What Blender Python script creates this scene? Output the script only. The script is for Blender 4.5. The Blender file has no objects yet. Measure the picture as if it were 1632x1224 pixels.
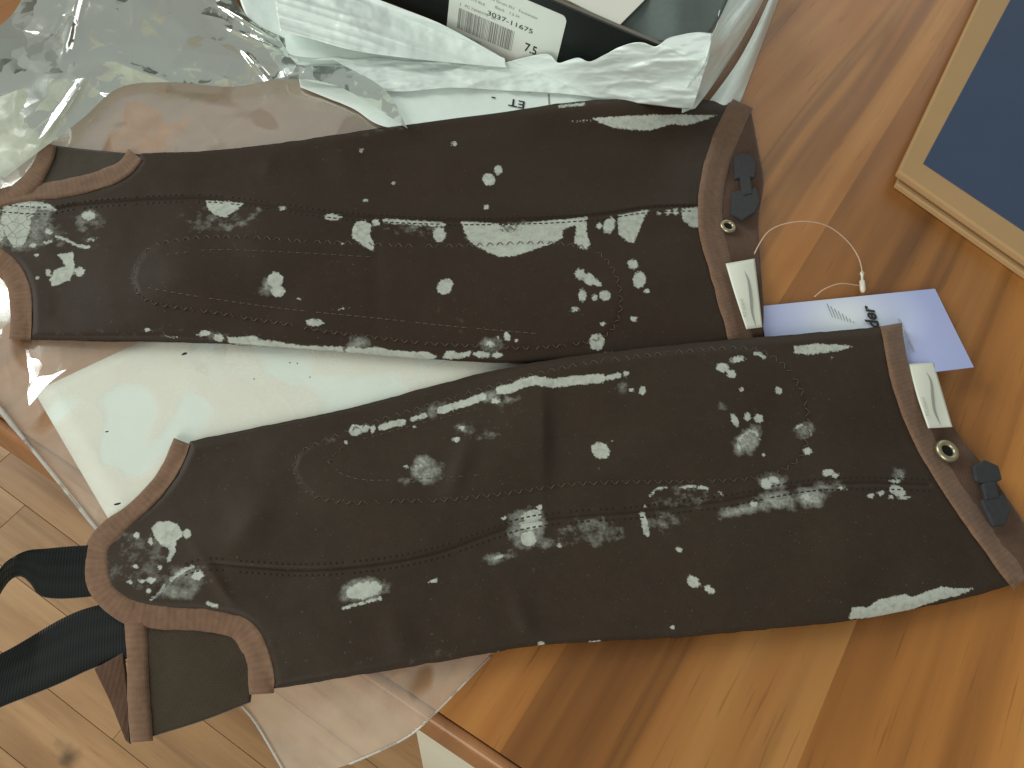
import bpy, bmesh, math, random
import numpy as np
from mathutils import Matrix, Vector

# ------------------------------------------------------------------ camera, world, lamps
SC = bpy.context.scene
F, CX, CY = 1230.0, 816.0, 612.0          # focal length and centre in photograph pixels
HC = 0.36                                 # lens height over the table
TH, PH = math.radians(31), math.radians(-18)
nv = np.array([math.sin(TH)*math.sin(PH), math.sin(TH)*math.cos(PH), math.cos(TH)])
uv_ = np.array([1.0, 0, 0]) - nv[0]*nv; uv_ /= np.linalg.norm(uv_)
vv_ = np.cross(nv, uv_)
RW = np.array([uv_, -vv_, -nv])           # camera axes -> world
cam = bpy.data.cameras.new('camera'); camo = bpy.data.objects.new('camera', cam)
SC.collection.objects.link(camo); SC.camera = camo
cam.sensor_fit = 'HORIZONTAL'; cam.sensor_width = 36; cam.lens = 36*F/1632
cam.clip_start = 0.01; cam.clip_end = 50
M4 = Matrix.Identity(4)
for k, c in enumerate(([1, 0, 0], [0, -1, 0], [0, 0, -1])):
    w = RW @ np.array(c, float)
    for r in range(3): M4[r][k] = w[r]
M4[2][3] = HC
camo.matrix_world = M4

W = bpy.data.worlds.new('World'); SC.world = W; W.use_nodes = True
W.node_tree.nodes['Background'].inputs[0].default_value = (0.86, 0.95, 0.86, 1)
W.node_tree.nodes['Background'].inputs[1].default_value = 0.30

def lamp(name, loc, target, sx, sy, power, col):
    l = bpy.data.lights.new(name, 'AREA'); l.shape = 'RECTANGLE'; l.size = sx; l.size_y = sy
    l.energy = power; l.color = col
    o = bpy.data.objects.new(name, l); SC.collection.objects.link(o)
    o.location = loc
    o.rotation_euler = (Vector(target)-Vector(loc)).to_track_quat('-Z', 'Y').to_euler()
    return o
lamp('window_light', (-2.55, 1.5, 1.45), (0.05, 0.2, 0), 1.7, 1.8, 66, (0.93, 1.0, 0.93))
lamp('far_window_light', (1.1, 2.3, 1.2), (0.2, 0.3, 0), 1.2, 1.2, 6, (1.0, 0.98, 0.92))
lamp('side_window_light', (-0.55, -1.15, 0.85), (0.05, 0.1, -0.1), 0.9, 0.9, 15, (1.0, 0.99, 0.90))

vs = SC.view_settings
SC.display_settings.display_device = 'sRGB'
vs.view_transform = 'Standard'; vs.look = 'None'; vs.exposure = 0.0; vs.gamma = 1.0
SC.cycles.max_bounces = 8; SC.cycles.transparent_max_bounces = 16

# ------------------------------------------------------------------ geometry helpers
def at(px, py, z=0.0):
    px = np.asarray(px, float); py = np.asarray(py, float); z = np.asarray(z, float)
    px, py, z = np.broadcast_arrays(px, py, z)
    r = np.stack([px-CX, py-CY, np.full(px.shape, F)], -1) @ RW.T
    t = (z-HC)/r[..., 2]
    out = r*t[..., None]; out[..., 2] += HC
    return out

def hsh(i, j, s):
    n = (i*374761393 + j*668265263 + s*982451653) & 0xffffffff
    n = ((n ^ (n >> 13))*1274126177) & 0xffffffff
    return ((n ^ (n >> 16)) & 0xffff)/65535.0
def vn(x, y, s=0):
    x = np.asarray(x, float); y = np.asarray(y, float)
    xi = np.floor(x).astype(np.int64); yi = np.floor(y).astype(np.int64)
    fx = x-xi; fy = y-yi
    fx = fx*fx*fx*(fx*(fx*6-15)+10); fy = fy*fy*fy*(fy*(fy*6-15)+10)
    a = hsh(xi, yi, s); b = hsh(xi+1, yi, s); c = hsh(xi, yi+1, s); d = hsh(xi+1, yi+1, s)
    return (a+(b-a)*fx)*(1-fy) + (c+(d-c)*fx)*fy
def fbm(x, y, s=0, o=4):
    v = 0; a = 0.5; t = 0
    for k in range(o):
        v = v+a*vn(x*2**k+7.3*k, y*2**k-3.1*k, s+k); t += a; a *= 0.5
    return v/t
def ridge(x, y, s=0, o=3):
    v = 0; a = 0.5; t = 0
    for k in range(o):
        v = v+a*(1-np.abs(2*vn(x*2**k+3.7*k, y*2**k+9.1*k, s+k)-1)); t += a; a *= 0.5
    return v/t
def sstep(a, b, x):
    t = np.clip((x-a)/(b-a), 0, 1); return t*t*(3-2*t)

def spl(pts, n, closed=False):
    """Catmull-Rom through points, resampled to n points of equal spacing."""
    P = np.array(pts, float)
    if len(P) == 2 and not closed:
        return P[0]+(P[1]-P[0])*np.linspace(0, 1, n)[:, None]
    if closed: Q = np.vstack([P[-1], P, P[0], P[1]])
    else: Q = np.vstack([2*P[0]-P[1], P, 2*P[-1]-P[-2]])
    out = []
    for i in range(1, len(Q)-2):
        p0, p1, p2, p3 = Q[i-1], Q[i], Q[i+1], Q[i+2]
        t = np.linspace(0, 1, 24, endpoint=False)[:, None]
        out.append(0.5*((2*p1)+(-p0+p2)*t+(2*p0-5*p1+4*p2-p3)*t**2+(-p0+3*p1-3*p2+p3)*t**3))
    out.append(Q[-2][None])
    C = np.vstack(out)
    d = np.r_[0, np.cumsum(np.linalg.norm(np.diff(C, axis=0), axis=1))]
    s = np.linspace(0, d[-1], n, endpoint=not closed)
    return np.stack([np.interp(s, d, C[:, k]) for k in range(C.shape[1])], -1)

def seg_dist(x, y, P, closed=True):
    """distance to a polyline, with the inside test for closed ones."""
    sh = x.shape; x = x.ravel(); y = y.ravel()
    D = np.full(x.shape, 1e9); ins = np.zeros(x.shape, bool)
    n = len(P)
    for i in range(n if closed else n-1):
        ax, ay = P[i]; bx, by = P[(i+1) % n]
        dx, dy = bx-ax, by-ay; L = dx*dx+dy*dy+1e-12
        t = np.clip(((x-ax)*dx+(y-ay)*dy)/L, 0, 1)
        D = np.minimum(D, (x-ax-t*dx)**2+(y-ay-t*dy)**2)
        if closed and ay != by:
            c = (ay > y) != (by > y)
            ins ^= c & (x < (bx-ax)*(y-ay)/(by-ay)+ax)
    D = np.sqrt(D)
    if closed: D = np.where(ins, D, -D)
    return D.reshape(sh)

COL = SC.collection
def empty(name, loc, label=None, cat=None, group=None, kind=None):
    o = bpy.data.objects.new(name, None); COL.objects.link(o); o.location = tuple(loc)
    o.empty_display_size = 0.02
    tag(o, label, cat, group, kind); return o
def tag(o, label=None, cat=None, group=None, kind=None):
    if label: o['label'] = label
    if cat: o['category'] = cat
    if group: o['group'] = group
    if kind: o['kind'] = kind
    return o
def root_loc(p):
    v = np.zeros(3)
    while p is not None:
        v += np.array(p.location); p = p.parent
    return v
def mesh(name, V, Fc, mat, parent=None, smooth=True, uv=None, attr=None, origin=None):
    V = np.asarray(V, float).reshape(-1, 3)
    off = root_loc(parent)
    org = np.zeros(3) if origin is None else np.asarray(origin, float)-off
    me = bpy.data.meshes.new(name)
    me.from_pydata((V-off-org).tolist(), [], [list(map(int, f)) for f in Fc])
    if uv is not None:
        ul = me.uv_layers.new(name='uv'); li = np.empty(len(me.loops), np.int32)
        me.loops.foreach_get('vertex_index', li)
        ul.data.foreach_set('uv', np.asarray(uv, np.float32)[li].ravel())
    if attr is not None:
        for k, a in attr.items():
            ca = me.color_attributes.new(k, 'FLOAT_COLOR', 'POINT')
            ca.data.foreach_set('color', np.asarray(a, np.float32).ravel())
    if smooth: me.polygons.foreach_set('use_smooth', [True]*len(me.polygons))
    if mat: me.materials.append(mat)
    me.update()
    o = bpy.data.objects.new(name, me); COL.objects.link(o)
    o.parent = parent; o.location = tuple(org)
    return o
def grid_faces(nu, nv, off=0, wrap=False):
    i, j = np.meshgrid(np.arange(nu-1), np.arange(nv if wrap else nv-1), indexing='ij')
    j2 = (j+1) % nv
    return np.stack([i*nv+j, (i+1)*nv+j, (i+1)*nv+j2, i*nv+j2], -1).reshape(-1, 4)+off
def coons(c0, c1, d0, d1, nu, nv_, vdist=None):
    """c0 top, c1 bottom (along u), d0 left, d1 right (along v)."""
    u = np.linspace(0, 1, nu)[:, None, None]; v = np.linspace(0, 1, nv_)[None, :, None]
    C0 = spl(c0, nu)[:, None]; C1 = spl(c1, nu)[:, None]; D0 = spl(d0, nv_)[None]; D1 = spl(d1, nv_)[None]
    B = (1-u)*(1-v)*C0[:1]+u*(1-v)*C0[-1:]+(1-u)*v*C1[:1]+u*v*C1[-1:]
    return (1-v)*C0+v*C1+(1-u)*D0+u*D1-B
def plate(name, pts, z, t, mat, parent=None, smooth=False, n_curve=None, zf=None):
    """flat piece with an outline in photograph pixels at height z (its top) and thickness t."""
    P = np.array(pts, float)
    zz = np.full(len(P), z) if zf is None else zf(P)
    top = at(P[:, 0], P[:, 1], zz); bot = top.copy(); bot[:, 2] -= t
    n = len(P); V = np.vstack([top, bot])
    Fc = [list(range(n))[::-1], list(range(n, 2*n))]+[[i, (i+1) % n, n+(i+1) % n, n+i] for i in range(n)]
    o = mesh(name, V, Fc, mat, parent, smooth); fixn(o); return o
def fixn(o):
    bm = bmesh.new(); bm.from_mesh(o.data); bmesh.ops.recalc_face_normals(bm, faces=bm.faces)
    bm.to_mesh(o.data); bm.free()
def box_pts(c, ax, ay, az):
    c, ax, ay, az = map(np.asarray, (c, ax, ay, az))
    V = [c+sx*ax+sy*ay+sz*az for sx in (0, 1) for sy in (0, 1) for sz in (0, 1)]
    return V, [[0, 1, 3, 2], [4, 6, 7, 5], [0, 4, 5, 1], [2, 3, 7, 6], [0, 2, 6, 4], [1, 5, 7, 3]]
def bevel(o, w, seg=2):
    m = o.modifiers.new('bevel', 'BEVEL'); m.width = w; m.segments = seg; m.limit_method = 'ANGLE'
def tube(name, P, r, mat, parent=None, n=8, closed=False):
    P = np.asarray(P, float); N = len(P)
    T = np.gradient(P, axis=0)
    if closed: T = np.roll(P, -1, 0)-np.roll(P, 1, 0)
    T /= np.linalg.norm(T, axis=1)[:, None]+1e-12
    up = np.array([0, 0, 1.0]); B = np.cross(T, up); bad = np.linalg.norm(B, axis=1) < 1e-3
    B[bad] = [1, 0, 0]; B /= np.linalg.norm(B, axis=1)[:, None]; Nn = np.cross(B, T)
    a = np.linspace(0, 2*np.pi, n, endpoint=False)
    R = np.broadcast_to(np.asarray(r, float), (N,))
    V = P[:, None]+R[:, None, None]*(np.cos(a)[None, :, None]*B[:, None]+np.sin(a)[None, :, None]*Nn[:, None])
    Fc = grid_faces(N, n, wrap=True).tolist()
    if closed: Fc += [[(N-1)*n+j, j, (j+1) % n, (N-1)*n+(j+1) % n] for j in range(n)]
    else: Fc += [list(range(n))[::-1], list(range((N-1)*n, N*n))]
    o = mesh(name, V, Fc, mat, parent); fixn(o); return o
def lettering(name, s, org, xd, yd, size, mat, parent, bold=0.0, lift=0.0003, squeeze=1.0, align='LEFT'):
    cu = bpy.data.curves.new('txt', 'FONT'); cu.body = s; cu.size = 1; cu.align_x = align
    cu.offset = bold; cu.extrude = 0.0; cu.resolution_u = 3
    to = bpy.data.objects.new('txt', cu); COL.objects.link(to)
    dg = bpy.context.evaluated_depsgraph_get()
    me = bpy.data.meshes.new_from_object(to.evaluated_get(dg))
    V = np.array([v.co[:] for v in me.vertices]); Fc = [list(p.vertices) for p in me.polygons]
    bpy.data.objects.remove(to); bpy.data.curves.remove(cu); bpy.data.meshes.remove(me)
    xd = np.asarray(xd, float); yd = np.asarray(yd, float)
    xd = xd/np.linalg.norm(xd); yd = yd-xd*(yd@xd); yd /= np.linalg.norm(yd); n = np.cross(xd, yd)
    P = np.asarray(org)+V[:, :1]*xd*size*squeeze+V[:, 1:2]*yd*size+n*lift
    return mesh(name, P, Fc, mat, parent, smooth=False)

# ------------------------------------------------------------------ material helpers
class NT:
    def __init__(s, name):
        s.m = bpy.data.materials.new(name); s.m.use_nodes = True; s.t = s.m.node_tree
        s.t.nodes.clear(); s.out = s.t.nodes.new('ShaderNodeOutputMaterial')
    def n(s, typ, **kw):
        nd = s.t.nodes.new('ShaderNode'+typ)
        for k, v in kw.items():
            if k.startswith('i_'):
                key = k[2:]; key = int(key) if key.isdigit() else key.replace('_', ' ')
                s.set(nd.inputs[key], v)
            else: setattr(nd, k, v)
        return nd
    def set(s, inp, v):
        if isinstance(v, bpy.types.NodeSocket): s.t.links.new(v, inp)
        else: inp.default_value = v
    def math(s, op, a, b=0.5, clamp=False):
        nd = s.n('Math', operation=op, use_clamp=clamp); s.set(nd.inputs[0], a); s.set(nd.inputs[1], b); return nd.outputs[0]
    def mix(s, f, a, b, blend='MIX'):
        nd = s.n('MixRGB', blend_type=blend); s.set(nd.inputs[0], f); s.set(nd.inputs[1], a); s.set(nd.inputs[2], b); return nd.outputs[0]
    def ramp(s, f, stops, interp='LINEAR'):
        nd = s.n('ValToRGB'); cr = nd.color_ramp; cr.interpolation = interp
        while len(cr.elements) < len(stops): cr.elements.new(0.5)
        for e, (p, c) in zip(cr.elements, stops):
            e.position = p; e.color = c if len(c) == 4 else (*c, 1)
        s.set(nd.inputs[0], f); return nd.outputs[0]
    def noise(s, vec, scale, detail=3, rough=0.5, dist=0.0):
        nd = s.n('TexNoise'); s.set(nd.inputs['Vector'], vec)
        nd.inputs['Scale'].default_value = scale; nd.inputs['Detail'].default_value = detail
        nd.inputs['Roughness'].default_value = rough; nd.inputs['Distortion'].default_value = dist
        return nd.outputs[0]
    def coord(s, which='Object'): return s.n('TexCoord').outputs[which]
    def mapping(s, vec, scale=(1, 1, 1), rot=(0, 0, 0), loc=(0, 0, 0)):
        nd = s.n('Mapping'); s.set(nd.inputs[0], vec); nd.inputs['Scale'].default_value = scale
        nd.inputs['Rotation'].default_value = rot; s.set(nd.inputs['Location'], loc); return nd.outputs[0]
    def bump(s, h, strength=0.3, dist=0.001, normal=None):
        nd = s.n('Bump'); nd.inputs['Strength'].default_value = strength; nd.inputs['Distance'].default_value = dist
        s.set(nd.inputs['Height'], h)
        if normal is not None: s.set(nd.inputs['Normal'], normal)
        return nd.outputs[0]
    def bsdf(s, col, rough=0.5, spec=0.5, normal=None, **kw):
        nd = s.n('BsdfPrincipled'); s.set(nd.inputs['Base Color'], col if not isinstance(col, tuple) or len(col) == 4 else (*col, 1))
        s.set(nd.inputs['Roughness'], rough); s.set(nd.inputs['Specular IOR Level'], spec)
        if normal is not None: s.set(nd.inputs['Normal'], normal)
        for k, v in kw.items(): s.set(nd.inputs[k.replace('_', ' ')], v)
        return nd.outputs[0]
    def done(s, sh): s.t.links.new(sh, s.out.inputs[0]); return s.m

def plain(name, col, rough=0.5, spec=0.4, grain=0.0, gscale=900, bumpd=0.0002, bs=0.25):
    k = NT(name); c = k.coord()
    n = k.noise(c, gscale, 3, 0.6)
    cc = k.mix(k.math('MULTIPLY', n, grain), (*col, 1), tuple(0.45*x for x in col)+(1,)) if grain else (*col, 1)
    big = k.noise(c, 28, 2)
    cc = k.mix(0.25, cc, k.mix(big, (0.72, 0.72, 0.72, 1), (1.18, 1.18, 1.18, 1)), 'MULTIPLY')
    return k.done(k.bsdf(cc, rough, spec, k.bump(n, bs, bumpd)))

def m_wood(name, c0, c1, c2, rough, streak=1.0, coat=0.3, sx=38, sy=2.6):
    k = NT(name); o = k.coord(); ri = k.n('ObjectInfo').outputs['Random']
    off = k.n('CombineXYZ'); k.set(off.inputs[0], k.math('MULTIPLY', ri, 7.0)); k.set(off.inputs[1], k.math('MULTIPLY', ri, 31.0))
    v = k.mapping(o, (1, 1, 1), loc=off.outputs[0])
    wob = k.noise(k.mapping(v, (6, 1.6, 1)), 1.0, 2)
    va = k.n('VectorMath', operation='ADD'); k.set(va.inputs[0], v)
    wv = k.n('CombineXYZ'); k.set(wv.inputs[0], k.math('MULTIPLY', k.math('SUBTRACT', wob, 0.5), 0.03)); k.set(va.inputs[1], wv.outputs[0])
    v = va.outputs[0]
    broad = k.noise(k.mapping(v, (sx, sy, 1)), 1.0, 3, 0.55, 0.3)
    fine = k.noise(k.mapping(v, (sx*9, sy*4, 1)), 1.0, 4, 0.6)
    lines = k.noise(k.mapping(v, (sx*2.4, sy*0.7, 1)), 1.0, 2, 0.5, 0.4)
    pore = k.noise(k.mapping(v, (sx*30, sy*14, 1)), 1.0, 2, 0.5)
    col = k.ramp(broad, [(0.30, c0), (0.52, c1), (0.72, c2)])
    col = k.mix(k.ramp(lines, [(0.55, (0, 0, 0)), (0.66, (0.55*streak,)*3), (0.74, (0, 0, 0))]), col, tuple(0.42*x for x in c0)+(1,))
    col = k.mix(0.5, col, k.mix(fine, (0.70, 0.68, 0.66, 1), (1.25, 1.25, 1.25, 1)), 'MULTIPLY')
    col = k.mix(k.ramp(pore, [(0.62, (0, 0, 0)), (0.75, (0.35,)*3)]), col, tuple(0.35*x for x in c0)+(1,))
    col = k.mix(0.75, col, k.mix(ri, (0.86, 0.84, 0.82, 1), (1.12, 1.11, 1.10, 1)), 'MULTIPLY')
    col = k.mix(1.0, col, k.n('ObjectInfo').outputs['Color'], 'MULTIPLY')
    sm = k.noise(o, 9, 3)
    r = k.math('MULTIPLY_ADD', sm, 0.25); 
    rr = k.math('ADD', k.math('MULTIPLY', sm, 0.22), rough)
    return k.done(k.bsdf(col, rr, 0.32, k.bump(fine, 0.06, 0.0004), Coat_Weight=coat, Coat_Roughness=0.32))
M = {}
M['table_wood'] = m_wood('table_wood', (0.19, 0.070, 0.017), (0.37, 0.148, 0.037), (0.52, 0.250, 0.074), 0.38, 0.8, 0.2, 17, 1.5)
M['edge_wood'] = m_wood('edge_wood', (0.28, 0.115, 0.045), (0.35, 0.150, 0.058), (0.40, 0.175, 0.070), 0.32, 0.3)
M['floor_wood'] = m_wood('floor_wood', (0.30, 0.155, 0.070), (0.44, 0.25, 0.120), (0.53, 0.32, 0.165), 0.4, 0.5, 0.2, 22, 2.0)

def m_leather(name, base, tint):
    k = NT(name); o = k.coord(); a = k.n('VertexColor', layer_name='stain')
    sp = k.n('SeparateColor'); k.set(sp.inputs[0], a.outputs[0]); Rr, Gg, Bb = sp.outputs
    n1 = k.noise(o, 620, 4, 0.6); n2 = k.noise(o, 170, 4, 0.65); n3 = k.noise(o, 24, 3); grain = k.noise(o, 1500, 3, 0.65)
    vor = k.n('TexVoronoi', feature='DISTANCE_TO_EDGE'); k.set(vor.inputs['Vector'], o); vor.inputs['Scale'].default_value = 190
    crack = k.ramp(vor.outputs[0], [(0.0, (1, 1, 1)), (0.035, (0, 0, 0))])
    pe = k.math('ADD', Rr, k.math('MULTIPLY', k.math('SUBTRACT', n1, 0.5), 0.8))
    pe = k.ramp(pe, [(0.42, (0, 0, 0)), (0.50, (0.65,)*3), (0.60, (1, 1, 1))])
    pe = k.math('MULTIPLY', pe, k.ramp(k.noise(o, 330, 3, 0.6), [(0.30, (0.74,)*3), (0.52, (1, 1, 1))]))
    hz = k.math('ADD', k.math('MULTIPLY', Gg, 0.75), k.math('MULTIPLY', k.math('SUBTRACT', n2, 0.5), 1.3))
    hz = k.math('MULTIPLY', k.ramp(hz, [(0.22, (0, 0, 0)), (0.85, (1, 1, 1))]), k.ramp(Gg, [(0.0, (0, 0, 0)), (0.35, (1, 1, 1))]))
    hz = k.math('MULTIPLY', hz, k.ramp(n1, [(0.30, (0.45,)*3), (0.62, (1, 1, 1))]))
    col = k.mix(n3, tuple(0.85*x for x in base)+(1,), tint+(1,))
    col = k.mix(0.55, col, k.mix(grain, (0.35, 0.35, 0.35, 1), (1.75, 1.7, 1.65, 1)), 'MULTIPLY')
    col = k.mix(0.5, col, k.mix(n2, (0.6, 0.6, 0.6, 1), (1.4, 1.4, 1.42, 1)), 'MULTIPLY')
    col = k.mix(k.math('MULTIPLY', hz, 0.8), col, (0.50, 0.52, 0.47, 1))
    pc = k.mix(n2, (0.36, 0.38, 0.335, 1), (0.62, 0.65, 0.58, 1))
    pc = k.mix(k.math('MULTIPLY', k.math('MULTIPLY', crack, Bb), 0.9), pc, (0.06, 0.055, 0.05, 1))
    pc = k.mix(k.math('MULTIPLY', k.math('SUBTRACT', 1.0, n1), 0.18), pc, (0.16, 0.16, 0.145, 1))
    col = k.mix(pe, col, pc)
    lint = k.ramp(k.noise(o, 820, 1, 0.4), [(0.735, (0, 0, 0)), (0.78, (0.22,)*3)])
    col = k.mix(lint, col, (0.24, 0.21, 0.17, 1))
    rough = k.mix(pe, k.mix(n3, (0.46, 0.46, 0.46, 1), (0.68, 0.68, 0.68, 1)), (0.85, 0.85, 0.85, 1))
    h = k.math('ADD', k.math('MULTIPLY', grain, 0.35), k.math('MULTIPLY', n1, 0.4))
    h = k.math('SUBTRACT', h, k.math('MULTIPLY', pe, 0.6))
    return k.done(k.bsdf(col, rough, 0.20, k.bump(h, 0.28, 0.00025)))
M['leather_a'] = m_leather('leather_a', (0.034, 0.0215, 0.0140), (0.041, 0.0255, 0.0165))
M['leather_b'] = m_leather('leather_b', (0.037, 0.0248, 0.0168), (0.045, 0.0305, 0.0210))

def m_fabric(name, c, c2, su, sv, rough=0.85, bs=0.6, fuzz=0.4, dist=0.0003):
    k = NT(name); u = k.coord('UV'); o = k.coord()
    w1 = k.n('TexWave', wave_type='BANDS', bands_direction='X'); k.set(w1.inputs['Vector'], u); w1.inputs['Scale'].default_value = su
    w1.inputs['Distortion'].default_value = 0.6
    w2 = k.n('TexWave', wave_type='BANDS', bands_direction='Y'); k.set(w2.inputs['Vector'], u); w2.inputs['Scale'].default_value = sv
    w2.inputs['Distortion'].default_value = 0.6
    h = k.math('MULTIPLY', k.math('ADD', w1.outputs['Fac'], w2.outputs['Fac']), 0.5)
    n = k.noise(o, 260, 4, 0.65); nb = k.noise(o, 55, 3)
    col = k.mix(k.math('MULTIPLY', h, 0.5), tuple(c)+(1,), tuple(c2)+(1,))
    col = k.mix(fuzz, col, k.mix(n, (0.45, 0.45, 0.45, 1), (1.5, 1.5, 1.5, 1)), 'MULTIPLY')
    col = k.mix(0.35, col, k.mix(nb, (0.7, 0.7, 0.7, 1), (1.3, 1.28, 1.25, 1)), 'MULTIPLY')
    hh = k.math('ADD', h, k.math('MULTIPLY', n, 0.6))
    return k.done(k.bsdf(col, rough, 0.2, k.bump(hh, bs, dist), Sheen_Weight=0.25, Sheen_Roughness=0.4))
# uv of ribbons is in millimetres / 10
M['binding'] = m_fabric('binding', (0.172, 0.096, 0.061), (0.235, 0.142, 0.096), 1.2, 4.5, 0.9, 0.22, 0.65)
M['webbing'] = m_fabric('webbing', (0.0070, 0.0082, 0.0082), (0.017, 0.0215, 0.021), 2.6, 0.4, 0.75, 0.4, 0.4, 0.0005)
M['gusset'] = m_fabric('gusset', (0.042, 0.029, 0.018), (0.085, 0.064, 0.042), 5.0, 5.0, 0.8, 0.7, 0.3)
M['lining'] = m_fabric('lining', (0.095, 0.050, 0.032), (0.135, 0.075, 0.050), 1.6, 5.0, 0.9, 0.5, 0.5)
M['thread'] = plain('thread', (0.105, 0.080, 0.058), 0.6, 0.3)
M['dark_thread'] = plain('dark_thread', (0.020, 0.015, 0.011), 0.6, 0.3)
M['grey_plastic'] = plain('grey_plastic', (0.046, 0.046, 0.050), 0.6, 0.3, 0.7, 380, 0.0006, 0.5)
M['brass'] = NT('brass'); _k = M['brass']; M['brass'] = _k.done(_k.bsdf((0.42, 0.36, 0.25), 0.38, 0.5, Metallic=0.85))
M['hole'] = plain('hole', (0.008, 0.007, 0.006), 0.8, 0.2)
M['satin_label'] = plain('satin_label', (0.80, 0.80, 0.70), 0.45, 0.35, 0.12, 1500)
M['grey_print'] = plain('grey_print', (0.30, 0.31, 0.29), 0.7, 0.2)
M['pale_print'] = plain('pale_print', (0.46, 0.47, 0.43), 0.7, 0.2)
M['black_print'] = plain('black_print', (0.022, 0.024, 0.026), 0.6, 0.3)
M['paper'] = plain('paper', (0.80, 0.88, 0.85), 0.55, 0.35, 0.06, 500)
M['speck'] = plain('speck', (0.03, 0.03, 0.03), 0.8, 0.1)
M['label_paper'] = plain('label_paper', (0.86, 0.92, 0.86), 0.4, 0.4)
M['box_black'] = plain('box_black', (0.013, 0.017, 0.016), 0.42, 0.45, 0.5, 700)
M['kraft'] = plain('kraft', (0.50, 0.31, 0.15), 0.75, 0.25, 0.22, 420)
M['kraft_dark'] = plain('kraft_dark', (0.30, 0.15, 0.055), 0.7, 0.25, 0.3, 420)
M['rim'] = plain('rim', (0.20, 0.175, 0.15), 0.6, 0.3, 0.5, 300)
M['tissue'] = plain('tissue', (0.13, 0.155, 0.148), 0.75, 0.2, 0.4, 250)
M['card'] = plain('card', (0.80, 0.78, 0.70), 0.6, 0.3)
M['blue_cloth'] = plain('blue_cloth', (0.058, 0.084, 0.155), 0.72, 0.25, 0.45, 1400, 0.0003, 0.4)
M['white_paint'] = plain('white_paint', (0.82, 0.80, 0.66), 0.4, 0.4)
M['nylon'] = NT('nylon'); _k = M['nylon']
M['nylon'] = _k.done(_k.bsdf((0.72, 0.50, 0.36), 0.2, 0.6, Alpha=0.75))
M['nylon_clip'] = plain('nylon_clip', (0.72, 0.66, 0.55), 0.25, 0.6)

def m_tag():
    k = NT('tag_card'); o = k.coord('UV')
    g = k.n('TexGradient', gradient_type='SPHERICAL'); k.set(g.inputs[0], k.mapping(o, (2.1, 1.5, 1), loc=(-0.95, -1.15, 0)))
    c = k.ramp(g.outputs['Fac'], [(0.0, (0.40, 0.44, 0.74)), (0.45, (0.56, 0.60, 0.82)), (0.9, (0.80, 0.84, 0.90))])
    return k.done(k.bsdf(c, 0.4, 0.4))
M['tag_card'] = m_tag()

def m_film(name, veil_lo, veil_hi, scale, edge, rough, col, gloss=1.0, contact=0.0, bumps=0.0, facet=0.0):
    """thin clear plastic: reflected light painted as milk where layers stand apart, clear where they touch."""
    k = NT(name); o = k.coord()
    n = k.noise(o, scale, 2, 0.45, 0.6); n2 = k.noise(o, scale*5, 3)
    f = k.ramp(n, [(edge, (veil_lo,)*3), (edge+0.035, (veil_hi,)*3)])
    f = k.math('MULTIPLY', f, k.ramp(n2, [(0.3, (0.85,)*3), (0.7, (1.1,)*3)]))
    nrm = k.bump(k.noise(o, scale*3.5, 3, 0.55), bumps, 0.002) if bumps else None
    if facet:
        geo = k.n('NewGeometry').outputs['Normal'] if nrm is None else nrm
        for sc_, am in ((22, facet), (63, facet*0.75), (150, facet*0.4)):
            wv = k.n('TexNoise'); k.set(wv.inputs['Vector'], o); wv.inputs['Scale'].default_value = sc_*0.7; wv.inputs['Detail'].default_value = 2
            va = k.n('VectorMath', operation='MULTIPLY_ADD'); k.set(va.inputs[0], wv.outputs['Color']); va.inputs[1].default_value = (0.9/sc_, 0.9/sc_, 0); k.set(va.inputs[2], k.mapping(o, (1.0, 0.6, 1.0), (0, 0, 0.5+sc_)))
            vo = k.n('TexVoronoi'); k.set(vo.inputs['Vector'], va.outputs[0]); vo.inputs['Scale'].default_value = sc_
            sb = k.n('VectorMath', operation='SUBTRACT'); k.set(sb.inputs[0], vo.outputs['Color']); sb.inputs[1].default_value = (0.5, 0.5, 0.5)
            md_ = k.n('VectorMath', operation='MULTIPLY_ADD'); k.set(md_.inputs[0], sb.outputs[0]); md_.inputs[1].default_value = (am, am, 0); k.set(md_.inputs[2], geo)
            geo = md_.outputs[0]
        nm = k.n('VectorMath', operation='NORMALIZE'); k.set(nm.inputs[0], geo); nrm = nm.outputs[0]
    tr = k.n('BsdfTransparent'); tr.inputs[0].default_value = (0.975, 0.98, 0.97, 1)
    df = k.n('BsdfDiffuse'); df.inputs[0].default_value = (*col, 1)
    tl = k.n('BsdfTranslucent'); tl.inputs[0].default_value = (*col, 1)
    ms = k.n('MixShader'); ms.inputs[0].default_value = 0.12; k.set(ms.inputs[1], df.outputs[0]); k.set(ms.inputs[2], tl.outputs[0])
    m1 = k.n('MixShader'); k.set(m1.inputs[0], f); k.set(m1.inputs[1], tr.outputs[0]); k.set(m1.inputs[2], ms.outputs[0])
    gl = k.n('BsdfGlossy'); gl.inputs['Roughness'].default_value = rough; gl.inputs[0].default_value = (1, 1, 1, 1)
    fr = k.n('Fresnel'); fr.inputs[0].default_value = 1.5
    if nrm is not None: k.set(gl.inputs['Normal'], nrm); k.set(fr.inputs['Normal'], nrm)
    m2 = k.n('MixShader'); k.set(m2.inputs[0], k.math('MULTIPLY', fr.outputs[0], gloss, True)); k.set(m2.inputs[1], m1.outputs[0]); k.set(m2.inputs[2], gl.outputs[0])
    return k.done(m2.outputs[0])
M['film'] = m_film('clear_film', 0.10, 0.33, 17, 0.40, 0.17, (0.96, 0.80, 0.67), 0.45, facet=0.16)  # warm milk paints the window's veil into the film colour
M['milky'] = m_film('veil_film', 0.36, 0.58, 11, 0.43, 0.14, (0.66, 0.73, 0.60), 0.8, bumps=0.06, facet=0.38)  # greenish milk paints reflected window light into the bag's colour
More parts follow.
